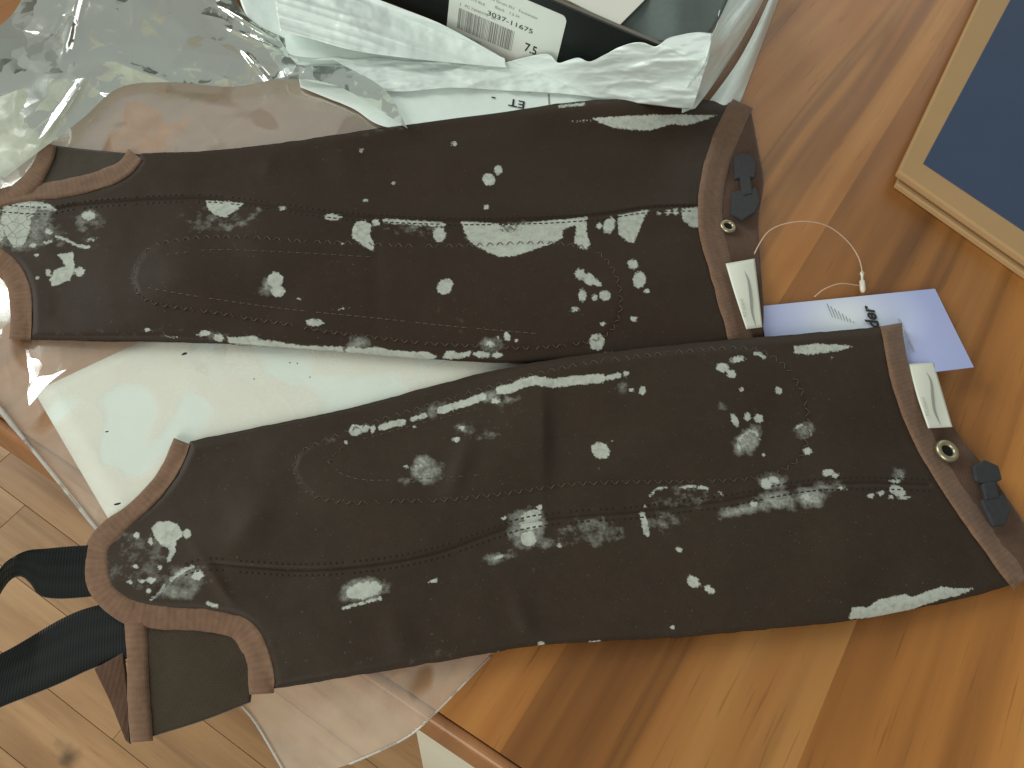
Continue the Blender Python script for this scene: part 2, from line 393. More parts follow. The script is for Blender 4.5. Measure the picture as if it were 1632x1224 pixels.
M['glint_hem'] = m_film('glint_hem_film', 0.2, 0.5, 60, 0.42, 0.15, (0.90, 0.86, 0.80), 1.3)  # pale milky roll added so the film edges show bright glint lines
def m_mailer():
    k = NT('mailer_plastic'); o = k.coord()
    n = k.noise(o, 60, 4, 0.55); n2 = k.noise(o, 300, 3)
    col = k.mix(n, (0.76, 0.84, 0.81, 1), (0.86, 0.93, 0.90, 1))
    return k.done(k.bsdf(col, 0.32, 0.5, k.bump(k.math('ADD', n, k.math('MULTIPLY', n2, 0.2)), 0.3, 0.0015), Coat_Weight=0.25, Coat_Roughness=0.2))
M['mailer'] = m_mailer()
#@@SETTING
# ------------------------------------------------------------------ setting: floor, table
E0, E1 = at(0, 690), at(790, 1224)
ed = (E1-E0)/np.linalg.norm(E1-E0)                     # along the table edge
gd = at(1531, 17)-at(787, 1216); gd /= np.linalg.norm(gd)   # along the grain, away from the edge
en = np.array([-ed[1], ed[0], 0])                      # edge normal, into the table
if en @ gd < 0: en = -en
A0 = at(787, 1216); A1 = at(1270, 1224)
tA = (A0-E0) @ ed - ((A0-E0) @ en)/(gd @ en)*(gd @ ed)
tB = (A1-E0) @ ed - ((A1-E0) @ en)/(gd @ en)*(gd @ ed)
SW = tB-tA
def edge_dist(P): return (np.asarray(P)-E0) @ en

table = empty('wooden_table', (E0+ed*0.3+en*0.4)*np.array([1, 1, 0])+np.array([0, 0, -0.73]),
              'orange brown wooden table carrying the two half chaps', 'table')
ang = math.atan2(gd[1], gd[0])-math.pi/2
for kx in range(-8, 6):
    t0 = tA+kx*SW; org = E0+ed*t0
    V = []
    for z in (0, -0.04):
        for (a, b) in ((0.006, 0), (0.006, 1), (1.5, 1), (1.5, 0)):
            p = org+ed*SW*b; s0 = a/(gd @ en); p = p+gd*s0; V.append([p[0], p[1], z])
    me_o = mesh('stave', V, [[0, 1, 2, 3], [7, 6, 5, 4], [0, 4, 5, 1], [1, 5, 6, 2], [2, 6, 7, 3], [3, 7, 4, 0]], M['table_wood'], table, False)
    # give each stave its own frame with y along the grain
    o = me_o; L = Vector((org-root_loc(table)).tolist()); R = Matrix.Rotation(ang, 4, 'Z')
    mat = Matrix.Translation(L) @ R
    o.data.transform(mat.inverted()); o.matrix_local = mat; fixn(o); bevel(o, 0.0001, 1)
    o.color = {0: (0.94, 0.94, 0.96, 1), 1: (1.30, 1.30, 1.20, 1), -1: (1.06, 1.04, 1.0, 1), 2: (0.95, 0.92, 0.88, 1)}.get(kx, (1, 1, 1, 1))
V, Fc = box_pts(E0-ed*0.95+np.array([0, 0, -0.0445]), ed*2.4, en*0.006, [0, 0, 0.0447])
o = mesh('edge_band', V, Fc, M['edge_wood'], table, False); fixn(o); bevel(o, 0.0028, 4)
L0 = at(637, 1152, -0.046)
L0 = E0+ed*((L0-E0) @ ed)
def leg(name, base, w, d, rake):
    top = [base, base+ed*w, base+ed*w+en*d, base+en*d]
    V = [p+np.array([0, 0, -0.0455]) for p in top]+[p+ed*rake+np.array([0, 0, -0.73]) for p in top]
    V = np.array(V); V[4:] = V[4:].mean(0)+(V[4:]-V[4:].mean(0))*0.8
    o = mesh(name, V, [[0, 1, 2, 3], [7, 6, 5, 4]]+[[i, (i+1) % 4, 4+(i+1) % 4, 4+i] for i in range(4)], M['white_paint'], table, False)
    fixn(o); bevel(o, 0.003, 3); return o
leg('leg', L0+en*0.006, 0.045, 0.045, 0.06)
V, Fc = box_pts(L0+ed*0.047+en*0.010+np.array([0, 0, -0.12]), ed*0.9, en*0.02, [0, 0, 0.0745])
o = mesh('apron', V, Fc, M['white_paint'], table, False); fixn(o)

floor = empty('floor', (0, 0, -0.75), kind='structure')
FZ = -0.73
pts = [at(0, 775, FZ), at(337, 1146, FZ)]
fd = at(90, 842, FZ)-at(0, 775, FZ); fd /= np.linalg.norm(fd); fn = np.array([-fd[1], fd[0], 0])
o0 = at(0, 775, FZ); pw = abs((at(0, 900, FZ)-o0) @ fn)
if (at(0, 900, FZ)-o0) @ fn < 0: fn = -fn
b0 = (at(40, 805, FZ)-o0) @ fd
rng = random.Random(4)
angf = math.atan2(fd[1], fd[0])-math.pi/2
for r in range(-5, 9):
    s = b0-1.9+(0 if r == 0 else rng.uniform(0, 0.5))
    lens = [1.9, 0.62, 0.55, 0.7] if r == 0 else [rng.uniform(0.45, 0.75) for _ in range(6)]
    for Lp in lens:
        V, Fc = box_pts([0, 0, -0.02], [pw, 0, 0], [0, Lp, 0], [0, 0, 0.02])
        V = np.array(V); V[:, 0] = 0.0002+V[:, 0]*(1-0.0004/pw); V[:, 1] = 0.0002+V[:, 1]*(1-0.0004/Lp)
        p = o0+fn*pw*r+fd*s
        o = mesh('plank', V, Fc, M['floor_wood'], None, False); fixn(o); o.parent = floor
        sgn = 1 if np.cross(np.array([math.cos(angf), math.sin(angf), 0]), fd)[2] > 0 else -1
        xa = np.array([math.cos(angf), math.sin(angf), 0]); base = p if xa @ fn > 0 else p+fn*pw
        o.matrix_local = Matrix.Translation(Vector((base-np.array([0, 0, -0.75])-np.array([0, 0, 0])).tolist())) @ Matrix.Rotation(angf, 4, 'Z')
        bevel(o, 0.0007, 2)
        s += Lp
V, Fc = box_pts([-3, -3, -0.78], [6, 0, 0], [0, 6, 0], [0, 0, 0.028])
o = mesh('subfloor', V, Fc, plain('subfloor', (0.10, 0.06, 0.035), 0.8), floor, False); fixn(o)
k = NT('blotch'); a_ = k.n('VertexColor', layer_name='fade'); sp_ = k.n('SeparateColor'); k.set(sp_.inputs[0], a_.outputs[0])
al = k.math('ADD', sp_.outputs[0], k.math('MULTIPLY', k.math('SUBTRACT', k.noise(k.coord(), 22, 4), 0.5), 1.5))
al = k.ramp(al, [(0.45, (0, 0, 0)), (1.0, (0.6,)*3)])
M['blotch'] = k.done(k.bsdf((0.07, 0.065, 0.06), 0.9, 0.1, Alpha=al))
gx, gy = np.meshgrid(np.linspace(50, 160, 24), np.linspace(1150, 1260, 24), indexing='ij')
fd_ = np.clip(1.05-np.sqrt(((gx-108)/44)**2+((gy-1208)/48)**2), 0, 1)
mesh('dark_blotch', at(gx, gy, FZ+0.0012), grid_faces(24, 24), M['blotch'], floor, True, attr={'fade': np.stack([fd_.ravel()]*3+[np.ones(fd_.size)], -1)})  # dark grey blotch fading outwards, broken up by noise
#@@CHAPS
# ------------------------------------------------------------------ half chaps
class Chap:
    """one flattened half chap: outline and height field in the plane of the table."""
    def __init__(s, top, bottom, left, right, T, puff, zb, bumps):
        s.nu, s.nv = 560, 190
        s.G = coons(top, bottom, left, right, s.nu, s.nv)
        s.poly = np.vstack([spl(top, 120)[:-1], spl(right, 40)[:-1], spl(bottom, 120)[::-1][:-1], spl(left, 60)[::-1][:-1]])
        s.T, s.puff, s.zb, s.bumps = T, puff, zb, bumps
        s.groove = []; s.calf = None
        s.x0, s.y0 = s.poly.min(0)-30; s.cs = 6.0
        nx, ny = ((s.poly.max(0)+30-s.poly.min(0)+30)/s.cs).astype(int)+2
        gx, gy = np.meshgrid(s.x0+np.arange(nx)*s.cs, s.y0+np.arange(ny)*s.cs, indexing='ij')
        p = sstep(0, 130, seg_dist(gx, gy, s.poly))
        for _ in range(5):
            for ax in (0, 1):
                q = np.cumsum(np.pad(p, [(5, 4) if a == ax else (0, 0) for a in (0, 1)], mode='edge'), ax)
                q = np.pad(q, [(1, 0) if a == ax else (0, 0) for a in (0, 1)])
                n_ = p.shape[ax]; p = (np.take(q, np.arange(9, 9+n_), ax)-np.take(q, np.arange(0, n_), ax))/9
        s.pf = p
    def pfield(s, x, y):
        u = np.clip((x-s.x0)/s.cs, 0, s.pf.shape[0]-1.001); v = np.clip((y-s.y0)/s.cs, 0, s.pf.shape[1]-1.001)
        i = u.astype(int); j = v.astype(int); a = u-i; b = v-j
        return (s.pf[i, j]*(1-a)+s.pf[i+1, j]*a)*(1-b)+(s.pf[i, j+1]*(1-a)+s.pf[i+1, j+1]*a)*b
    def H(s, x, y):
        x = np.atleast_1d(np.asarray(x, float)); y = np.atleast_1d(np.asarray(y, float))
        d = seg_dist(x, y, s.poly)
        e = np.clip(d/15, 0, 1); z = s.T*(0.35+0.65*np.sqrt(np.clip(1-(1-e)**2, 0, 1)))
        z = z+s.puff*s.pfield(x, y)
        w = sstep(2, 45, d)
        z = z+s.zb(x, y)+w*s.bumps(x, y)
        if s.calf is not None:
            z = z+0.0007*sstep(-4, 5, seg_dist(x, y, s.calf))
        return z
    def body(s, name, mat, parent, stain):
        X, Y = s.G[..., 0], s.G[..., 1]
        j = (fbm(X/22, Y/22, 5)-0.5)*2.4
        edge = np.zeros(X.shape); edge[:, 0] = 1; edge[:, -1] = 1
        Z = s.H(X, Y)
        for (pl, wd, dep) in s.groove:
            gdist = seg_dist(X, Y, pl, False); Z = Z-dep*np.exp(-(gdist/wd)**2)
        Yj = Y+edge*j
        V = at(X, Yj, Z).reshape(-1, 3)
        col = np.zeros((s.nu*s.nv, 4)); R, G, B = stain(X, Y)
        col[:, 0] = R.ravel(); col[:, 1] = G.ravel(); col[:, 2] = B.ravel(); col[:, 3] = 1
        Fc = grid_faces(s.nu, s.nv).tolist()
        N = s.nu*s.nv
        ring = [i*s.nv for i in range(s.nu)]+[(s.nu-1)*s.nv+j_ for j_ in range(1, s.nv)]+[i*s.nv+s.nv-1 for i in range(s.nu-2, -1, -1)]+[j_ for j_ in range(s.nv-2, 0, -1)]
        RV = V[ring].copy(); cen = V.mean(0)
        zb = s.zb(X, Y).ravel()[ring]
        dirv = cen-RV; dirv[:, 2] = 0; dirv /= np.linalg.norm(dirv, axis=1)[:, None]
        RV = RV+dirv*0.0015; RV[:, 2] = zb+0.0008
        n = len(ring)
        Fc += [[ring[i], ring[(i+1) % n], N+(i+1) % n, N+i] for i in range(n)]
        V = np.vstack([V, RV]); col = np.vstack([col, np.tile([0, 0, 0, 1], (n, 1))])
        o = mesh(name, V, Fc, mat, parent, True, attr={'stain': col})
        o.data.flip_normals() if o.data.polygons[s.nv*200+80].normal.z < 0 else None
        return o

def ribbon(name, pts, w, mat, parent, zfun, th=0.0016, lift=0.0006, n=None, wfun=None, curl=1.0, uvs=1.0):
    """cloth tape laid along a line (photograph pixels), half width w px."""
    P = np.array(pts, float); L = np.sum(np.linalg.norm(np.diff(P, axis=0), axis=1))
    n = n or max(12, int(L/5)); C = spl(P, n)
    T = np.gradient(C, axis=0); T /= np.linalg.norm(T, axis=1)[:, None]; Nn = np.stack([-T[:, 1], T[:, 0]], -1)
    tt = np.array([-1, -0.94, -0.8, -0.5, 0, 0.5, 0.8, 0.94, 1.0])
    ww = np.full(n, float(w)) if wfun is None else wfun(np.linspace(0, 1, n))
    ww = ww*(1+0.10*(fbm(C[:, 0]/30, C[:, 1]/30, 11)-0.5)*2)
    Q = C[:, None]+Nn[:, None]*(ww[:, None]*tt[None])[..., None]
    z = zfun(Q[..., 0].ravel(), Q[..., 1].ravel()).reshape(n, 9)
    zc = z[:, 4:5]; z = np.maximum(z, zc-0.0045*curl)
    wr = (fbm(Q[..., 0]/14, Q[..., 1]/14, 21, 3)-0.5)*0.0008
    ztop = z+lift+th*(1-np.abs(tt)**4)[None]+wr
    zbot = z+lift-0.0014
    top = at(Q[..., 0], Q[..., 1], ztop)
    inn = Q-Nn[:, None]*(ww[:, None]*tt[None]*0.03)[..., None]
    bot = at(inn[..., 0], inn[..., 1], zbot)[:, ::-1]
    V = np.concatenate([top, bot], 1); m = V.shape[1]
    Fc = grid_faces(n, m, wrap=True).tolist()+[list(range(m))[::-1], list(range((n-1)*m, n*m))]
    d = np.r_[0, np.cumsum(np.linalg.norm(np.diff(top[:, 4], axis=0), axis=1))]*100*uvs
    wm = np.linalg.norm(top[:, 8]-top[:, 0], axis=1)*100*uvs
    U = np.repeat(d[:, None], m, 1); Vv = np.concatenate([tt[None]*wm[:, None]/2, (tt[None]*wm[:, None]/2)[:, ::-1]], 1)
    o = mesh(name, V, Fc, mat, parent, True, uv=np.stack([U.ravel(), Vv.ravel()], -1)); fixn(o); return o

def patch(name, c0, c1, d0, d1, zf, mat, parent, nu=40, nv_=24, th=0.0015, uvs=1.0):
    """a piece of cloth or film between four border lines."""
    G = coons(c0, c1, d0, d1, nu, nv_); Z = zf(G[..., 0], G[..., 1])
    V = at(G[..., 0], G[..., 1], Z); B = V.copy(); B[..., 2] -= th
    N = nu*nv_; Fc = grid_faces(nu, nv_).tolist()+[f[::-1] for f in grid_faces(nu, nv_, N).tolist()]
    ring = [i*nv_ for i in range(nu)]+[(nu-1)*nv_+j for j in range(1, nv_)]+[i*nv_+nv_-1 for i in range(nu-2, -1, -1)]+[j for j in range(nv_-2, 0, -1)]
    n = len(ring); Fc += [[ring[i], N+ring[i], N+ring[(i+1) % n], ring[(i+1) % n]] for i in range(n)]
    uv = np.concatenate([V.reshape(-1, 3)[:, :2], B.reshape(-1, 3)[:, :2]])*100*uvs
    o = mesh(name, np.vstack([V.reshape(-1, 3), B.reshape(-1, 3)]), Fc, mat, parent, True, uv=uv); fixn(o); return o

def stitches(name, runs, H, mat, parent):
    """every stitch a small thread of its own, joined per seam."""
    V, Fc = [], []
    for (pts, kind, step, ln, wd) in runs:
        P = np.array(pts, float); L = np.sum(np.linalg.norm(np.diff(P, axis=0), axis=1)); n = int(L/step)
        C = spl(P, n); T = np.gradient(C, axis=0); T /= np.linalg.norm(T, axis=1)[:, None]; N = np.stack([-T[:, 1], T[:, 0]], -1)
        rr = np.random.RandomState(int(L))
        for i in range(n):
            if rr.rand() < 0.10: continue
            if kind == 'z': d = T[i]*0.75+N[i]*(1 if i % 2 else -1)*0.8; c = C[i]
            else: d = T[i]; c = C[i]
            d = d/np.linalg.norm(d); a = c-d*ln/2; b = c+d*ln/2; q = np.array([-d[1], d[0]])*wd/2
            z = H(c[0], c[1])[0]
            pp = [(a-q, 0.0), (a+q, 0.0), (b+q, 0.0), (b-q, 0.0), (c-q*0.5, 0.00045), (c+q*0.5, 0.0003)]
            k = len(V)
            for (p, dz) in pp: V.append(at(p[0], p[1], z+dz))
            Fc += [[k, k+4, k+5, k+1], [k+4, k+3, k+2, k+5], [k, k+3, k+4], [k+1, k+5, k+2]]
    o = mesh(name, V, Fc, mat, parent, False); fixn(o); tag(o, kind='stuff'); return o

def make_stain(items):
    """worn spots: ellipses, polygons and strokes where the coating has come off (hard) or is scuffed, or shows painted sheen (soft)."""
    def f(X, Y):
        R = np.zeros(X.shape); G = np.zeros(X.shape); B = np.zeros(X.shape)
        for it in items:
            k = it[0]
            if k in 'eEt':
                _, x, y, rx, ry, rot, st = it
                pad = max(rx, ry)*2+12
            elif k in 'pP':
                P = np.array(it[1], float); st = it[2]
                x, y = (P.max(0)+P.min(0))/2; pad = max(P.max(0)-P.min(0))/2+16
            else:
                P = np.array(it[1], float); wd, st = it[2], it[3]
                x, y = (P.max(0)+P.min(0))/2; pad = max(P.max(0)-P.min(0))/2+wd*2+14
            m = (np.abs(X-x) < pad) & (np.abs(Y-y) < pad)
            if not m.any(): continue
            xx, yy = X[m], Y[m]
            if k in 'eEt':
                c, s = math.cos(math.radians(rot)), math.sin(math.radians(rot))
                a = (xx-x)*c+(yy-y)*s; b = -(xx-x)*s+(yy-y)*c
                r = np.sqrt((a/rx)**2+(b/ry)**2); sd = (1-r)*min(rx, ry)
            elif k in 'pP': sd = seg_dist(xx, yy, P)
            else: sd = wd/2-seg_dist(xx, yy, P, False)
            if k == 't': R[m] = R[m]*(1-st*np.clip(0.2+sd/12, 0, 1)); G[m] = np.maximum(G[m], st*0.75*np.clip(0.5+sd/12, 0, 1)); continue
            if k in 'EPL': R[m] = np.maximum(R[m], np.clip(0.5+sd/11, 0, 1)*st*(sd > -6)); B[m] = np.maximum(B[m], (sd > -3)*(0.0 if st <= 1 else 1.0))
            else: G[m] = np.maximum(G[m], np.clip(0.55+sd/16, 0, 1)*st)
        return np.clip(R, 0, 1), G, B
    return f

# ---- the far chap
topA = [(225, 245), (330, 240), (430, 230), (540, 214), (640, 199), (760, 181), (900, 164), (1000, 157), (1090, 157), (1180, 165)]
botA = [(48, 541), (150, 543), (300, 545), (480, 556), (650, 570), (760, 577), (830, 579), (920, 578), (1050, 566), (1178, 548)]
lefA = [(225, 245), (205, 272), (160, 296), (90, 308), (20, 318), (-25, 340), (-30, 380), (0, 405), (28, 425), (45, 465), (48, 541)]
rigA = [(1180, 165), (1150, 235), (1133, 310), (1135, 372), (1150, 430), (1168, 490), (1178, 548)]
def bumpA(x, y):
    z = (fbm(x/150, y/120, 31, 2)-0.5)*0.0036+(fbm(x/40, y/40, 33, 2)-0.5)*0.0003
    z += 0.0018*np.exp(-((x-545-(y-240)*0.15)/26)**2)*sstep(330, 240, y)
    z += 0.0012*np.exp(-((x-430+(y-240)*0.1)/14)**2)*sstep(300, 240, y)
    z += 0.0018*np.exp(-((x-300)/60)**2-((y-430)/40)**2)
    z -= 0.0004*np.exp(-((x-600)/12)**2)*sstep(300, 380, y)*sstep(560, 480, y)
    z += 0.0010*np.exp(-((y-338-(x-700)*0.0)/22)**2)
    return z
A = Chap(topA, botA, lefA, rigA, 0.0055, 0.0045, lambda x, y: 0.002+0.0125*np.exp(-((x-1030)/120)**2)*sstep(235, 155, y), bumpA)
seamA = [(-20, 330), (70, 335), (130, 326), (250, 317), (330, 316), (420, 325), (520, 340), (620, 348), (740, 352), (860, 350), (950, 344), (1040, 332), (1125, 330)]
A.groove = [(spl(seamA, 90), 2.6, 0.0011)]
calfA = [(213, 445), (222, 415), (245, 393), (290, 382), (350, 378), (420, 380), (480, 385), (560, 388), (640, 392), (740, 392), (830, 388), (900, 390), (955, 405), (985, 450), (985, 505), (950, 540), (850, 553), (780, 551), (680, 546), (600, 537), (520, 527), (460, 516), (400, 507), (350, 498), (300, 491), (250, 483), (222, 468)]
st_A = [
 ('P', [(945, 188), (985, 186), (1040, 183), (1090, 183), (1142, 184), (1125, 190), (1105, 197), (1088, 200), (1070, 197), (1050, 204), (1030, 208), (1000, 206), (975, 203), (958, 196)], 1),
 ('L', [(912, 194), (945, 191)], 3, 0.8), ('L', [(892, 170), (912, 167), (930, 166)], 5, 0.9),
 ('P', [(328, 320), (360, 321), (388, 324), (375, 336), (360, 346), (343, 343), (332, 333)], 1), ('l', [(335, 348), (365, 364), (395, 350), (412, 338)], 12, 0.55),
 ('e', 345, 352, 60, 26, 0, 0.28), ('E', 530, 346, 13, 5, 4, 1), ('E', 450, 332, 5, 3, 0, 1),
 ('P', [(566, 355), (580, 350), (592, 358), (590, 374), (597, 392), (594, 401), (576, 391), (562, 380), (560, 368)], 0.92), ('E', 599, 355, 6, 6, 0, 0.9),
 ('L', [(614, 352), (706, 358)], 8, 0.85), ('e', 655, 364, 48, 10, 4, 0.5), ('E', 700, 374, 11, 13, 0, 0.82),
 ('P', [(735, 353), (800, 357), (860, 353), (936, 346), (934, 354), (912, 360), (896, 366), (896, 379), (880, 388), (850, 398), (820, 408), (795, 409), (775, 401), (750, 386), (740, 370)], 1), ('t', 812, 366, 42, 13, -4, 0.55),
 ('e', 815, 376, 66, 20, -4, 0.7), ('P', [(915, 350), (935, 348), (936, 370), (941, 390), (935, 399), (924, 396), (914, 386), (917, 370)], 0.85),
 ('E', 971, 359, 9, 14, 20, 0.9), ('E', 955, 360, 5, 5, 0, 0.9),
 ('P', [(985, 342), (1036, 333), (1028, 345), (1020, 365), (1010, 388), (998, 385), (985, 372), (984, 355)], 0.88),
 ('P', [(1086, 333), (1116, 330), (1116, 364), (1100, 360), (1088, 350)], 1), ('E', 1050, 340, 4, 3, 0, 0.9), ('E', 1065, 338, 6, 4, 0, 0.9), ('E', 1077, 337, 5, 6, 0, 0.9),
 ('E', 794, 271, 6, 7, 0, 1), ('E', 779, 286, 10, 9, 40, 1), ('E', 775, 330, 4, 4, 0, 1), ('E', 724, 229, 4, 3, 0, 1), ('E', 627, 292, 2.5, 2, 0, 1), ('E', 583, 320, 3, 2, 0, 1), ('E', 576, 240, 3, 2, 0, 1),
 ('E', 439, 446, 12, 12, 0, 1), ('E', 443, 464, 11, 9, 0, 1), ('e', 430, 456, 15, 16, 0, 0.7), ('E', 709, 457, 14, 11, -45, 1), ('e', 725, 497, 33, 33, 0, 0.12), ('l', [(696, 512), (712, 526), (735, 527), (754, 512)], 9, 0.22),
 ('E', 501, 514, 14, 6, 5, 0.9), ('E', 545, 492, 12, 2, -5, 0.75), ('E', 476, 476, 4, 3, 0, 0.7), ('E', 545, 388, 3, 2, 0, 0.9),
 ('E', 924, 437, 8, 9, 0, 0.9), ('E', 940, 445, 12, 9, 35, 0.85), ('E', 951, 451, 9, 6, 20, 0.85), ('E', 928, 471, 6, 10, 0, 1), ('E', 948, 474, 6, 6, 0, 0.8), ('E', 964, 471, 9, 8, 20, 1), ('E', 916, 493, 7, 4, 0, 0.85),
 ('E', 1019, 446, 10, 13, 10, 1), ('E', 1009, 421, 10, 9, 30, 0.75), ('E', 1031, 464, 5, 4, 0, 0.9), ('E', 1010, 508, 5, 4, 0, 1), ('E', 961, 516, 4, 3, 0, 1), ('E', 951, 545, 12, 13, 0, 1), ('L', [(963, 563), (992, 563)], 4, 0.8),
 ('E', 235, 526, 6, 3, 0, 0.9), ('L', [(260, 532), (270, 538), (282, 537)], 4, 0.75), ('E', 325, 532, 11, 5, -10, 0.9), ('E', 348, 538, 9, 6, 10, 0.95), ('e', 340, 536, 60, 8, 4, 0.35),
 ('P', [(362, 538), (390, 537), (405, 535), (416, 542), (440, 544), (460, 548), (480, 551), (500, 551), (546, 553), (550, 570), (510, 566), (480, 561), (450, 556), (420, 553), (390, 550), (365, 546)], 1),
 ('P', [(546, 562), (556, 553), (580, 556), (600, 553), (625, 558), (650, 560), (682, 561), (696, 568), (690, 573), (650, 574), (620, 571), (580, 568)], 1), ('e', 572, 546, 14, 10, 0, 0.8), ('e', 560, 563, 20, 8, 0, 0.8),
 ('P', [(704, 571), (712, 559), (735, 562), (753, 559), (748, 568), (720, 572)], 1), ('E', 769, 565, 13, 5, 0, 1), ('E', 792, 566, 8, 4, 0, 1), ('e', 782, 550, 14, 10, 0, 0.9), ('E', 781, 549, 7, 6, 20, 0.8), ('E', 808, 536, 5, 7, -20, 0.95), ('E', 793, 538, 3, 2, 0, 0.9), ('E', 823, 543, 3, 3, 0, 0.9),
 ('e', 30, 355, 60, 45, 0, 0.62), ('P', [(6, 326), (30, 322), (60, 322), (78, 326), (90, 336), (60, 333), (49, 345), (46, 370), (36, 392), (22, 394), (10, 375), (2, 352)], 1.1), ('E', -6, 370, 12, 16, 0, 1.1),
 ('E', 141, 344, 11, 7, 0, 0.95), ('e', 143, 352, 28, 20, 0, 0.45), ('P', [(90, 406), (116, 402), (119, 425), (112, 446), (84, 457), (79, 447), (88, 430), (104, 424), (98, 412)], 1), ('E', 127, 433, 8, 7, -30, 1), ('E', 77, 434, 4, 6, 0, 1), ('E', 58, 407, 3, 3, 0, 1), ('E', 60, 443, 4, 3, 0, 0.9),
 ('L', [(90, 377), (108, 383), (122, 391), (142, 394)], 5, 0.9), ('E', 146, 382, 9, 3, -10, 0.9), ('E', 77, 369, 7, 4, 20, 0.9), ('E', 78, 386, 9, 3, -10, 0.85), ('E', 52, 391, 6, 4, -10, 0.9), ('e', 70, 380, 70, 16, 5, 0.35),
 ('e', 200, 530, 130, 9, 2, 0.22), ('e', 545, 240, 50, 14, -8, 0.16), ('e', 620, 205, 40, 6, -8, 0.3), ('e', 1040, 160, 130, 4, 0, 0.2),
]
chapA = empty('half_chap', at(600, 400), 'brown leather half chap beside the white mailer bag, the farther of the two', 'half chap', 'pair of brown half chaps')
# back half seen past the top opening and at the ankle
patch('back_panel', [(1120, 180), (1196, 172)], [(1120, 540), (1216, 536)], [(1120, 180), (1110, 350), (1120, 540)], [(1196, 172), (1208, 235), (1217, 290), (1209, 350), (1212, 420), (1217, 490), (1216, 536)],
      lambda x, y: 0.0038+0.0015*fbm(x/30, y/30, 3), M['lining'], chapA, 30, 60, 0.002)
A.calf = spl(calfA, 70, True)
A.body('leather_panel', M['leather_a'], chapA, make_stain(st_A))
HA = A.H
def hA_low(x, y): return np.minimum(HA(x, y), 0.0062+0*np.atleast_1d(x))
ribbon('top_binding', [(1182, 164), (1150, 236), (1133, 310), (1135, 372), (1150, 430), (1167, 488), (1182, 546)], 20, M['binding'], chapA, HA)
patch('elastic_gusset', [(82, 231), (120, 236), (180, 242), (226, 246)], [(62, 305), (120, 303), (180, 292), (226, 250)], [(82, 231), (74, 268), (62, 305)], [(226, 246), (226, 250)],
      lambda x, y: 0.0042+0.0008*fbm(x/30, y/30, 3), M['gusset'], chapA, 40, 20, 0.003)
ribbon('ankle_binding', [(78, 229), (70, 256), (50, 290), (22, 318)], 15, M['binding'], chapA, lambda x, y: 0.0045+0*x, wfun=lambda t: 13+5*t)
ribbon('gusset_binding', [(216, 246), (198, 268), (160, 286), (105, 300), (50, 307), (0, 316), (-40, 345)], 14, M['binding'], chapA, hA_low)
ribbon('heel_binding', [(-45, 400), (-10, 410), (14, 428), (30, 458), (34, 495), (32, 541)], 18, M['binding'], chapA, hA_low)
patch('care_label', [(1157, 420), (1203, 412)], [(1190, 524), (1215, 521)], [(1157, 420), (1172, 470), (1190, 524)], [(1203, 412), (1209, 465), (1215, 521)],
      lambda x, y: 0.0105+0.0015*np.sin((x-1150)/18)+0*y, M['satin_label'], chapA, 14, 20, 0.0006)
labA = chapA.children[-1]
def swoosh(pts, z, par):
    C = spl(pts, 30); T = np.gradient(C, axis=0); T /= np.linalg.norm(T, axis=1)[:, None]; N = np.stack([-T[:, 1], T[:, 0]], -1)
    w = 2.3*np.sin(np.linspace(0.03, np.pi-0.03, 30))[:, None]
    a = C-N*w; b = C+N*w; zz = z(C[:, 0])
    V = np.stack([at(a[:, 0], a[:, 1], zz), at(b[:, 0], b[:, 1], zz)], 1)
    o = mesh('printed_curve', V, grid_faces(30, 2), M['grey_print'], par); return o
zl = lambda x: 0.0105+0.0015*np.sin((x-1150)/18)+0.0004
swoosh([(1186, 431), (1193, 448), (1197, 475), (1199, 498), (1205, 521)], zl, labA)
def small_text(s, p0, p1, z, size, par, mat='pale_print'):
    a = at(p0[0], p0[1], z); b = at(p1[0], p1[1], z); x = b-a; y = np.cross([0, 0, 1], x)
    return lettering('lettering', s, a, x, y, size, M[mat], par, 0.01)
small_text('K2 stuard', (1190, 506), (1179, 455), 0.0128, 0.0032, labA)
# fastener and snap
def fastener(par, parts, z):
    for i, (pts) in enumerate(parts):
        o = plate('fastener_tab', pts, z+0.0006*(i == 1), 0.003, M['grey_plastic'], par); bevel(o, 0.0008, 2)
fastener(chapA, [[(1170, 250), (1182, 243), (1200, 246), (1206, 262), (1203, 282), (1172, 284)], [(1180, 280), (1196, 278), (1200, 308), (1184, 312)], [(1168, 305), (1206, 298), (1212, 322), (1204, 338), (1185, 350), (1166, 340)]], 0.0105)
def eyelet(par, x, y, r, z):
    c = at(x, y, z); pr = np.linalg.norm(at(x+r, y, z)-c)
    a = np.linspace(0, 2*np.pi, 28, endpoint=False)
    tube('eyelet', c+np.stack([np.cos(a), np.sin(a), 0*a], -1)*pr*0.75, pr*0.27, M['brass'], par, 8, True)
    V = [c+np.array([math.cos(t)*pr*0.7, math.sin(t)*pr*0.7, 0.0002]) for t in a]
    mesh('eyelet_hole', V, [list(range(28))], M['hole'], par, False)
eyelet(chapA, 1160, 361, 12, 0.0068)
zz = [(spl(calfA, 200, True), 'z', 8, 10, 1.3)]
stitches('zigzag_stitching', zz+[([(228, 457), (300, 470), (400, 485), (480, 495), (600, 507), (720, 520), (850, 531)], 's', 12, 8, 1.4), ([(270, 405), (340, 398), (420, 400), (500, 404), (600, 410)], 's', 13, 8, 1.2)], HA, M['thread'], chapA)
sm = np.array(seamA, float)
stitches('seam_stitching', [(sm+[0, -5], 's', 9, 6, 1.6), (sm+[0, 6], 's', 9, 6, 1.6)], HA, M['dark_thread'], chapA)

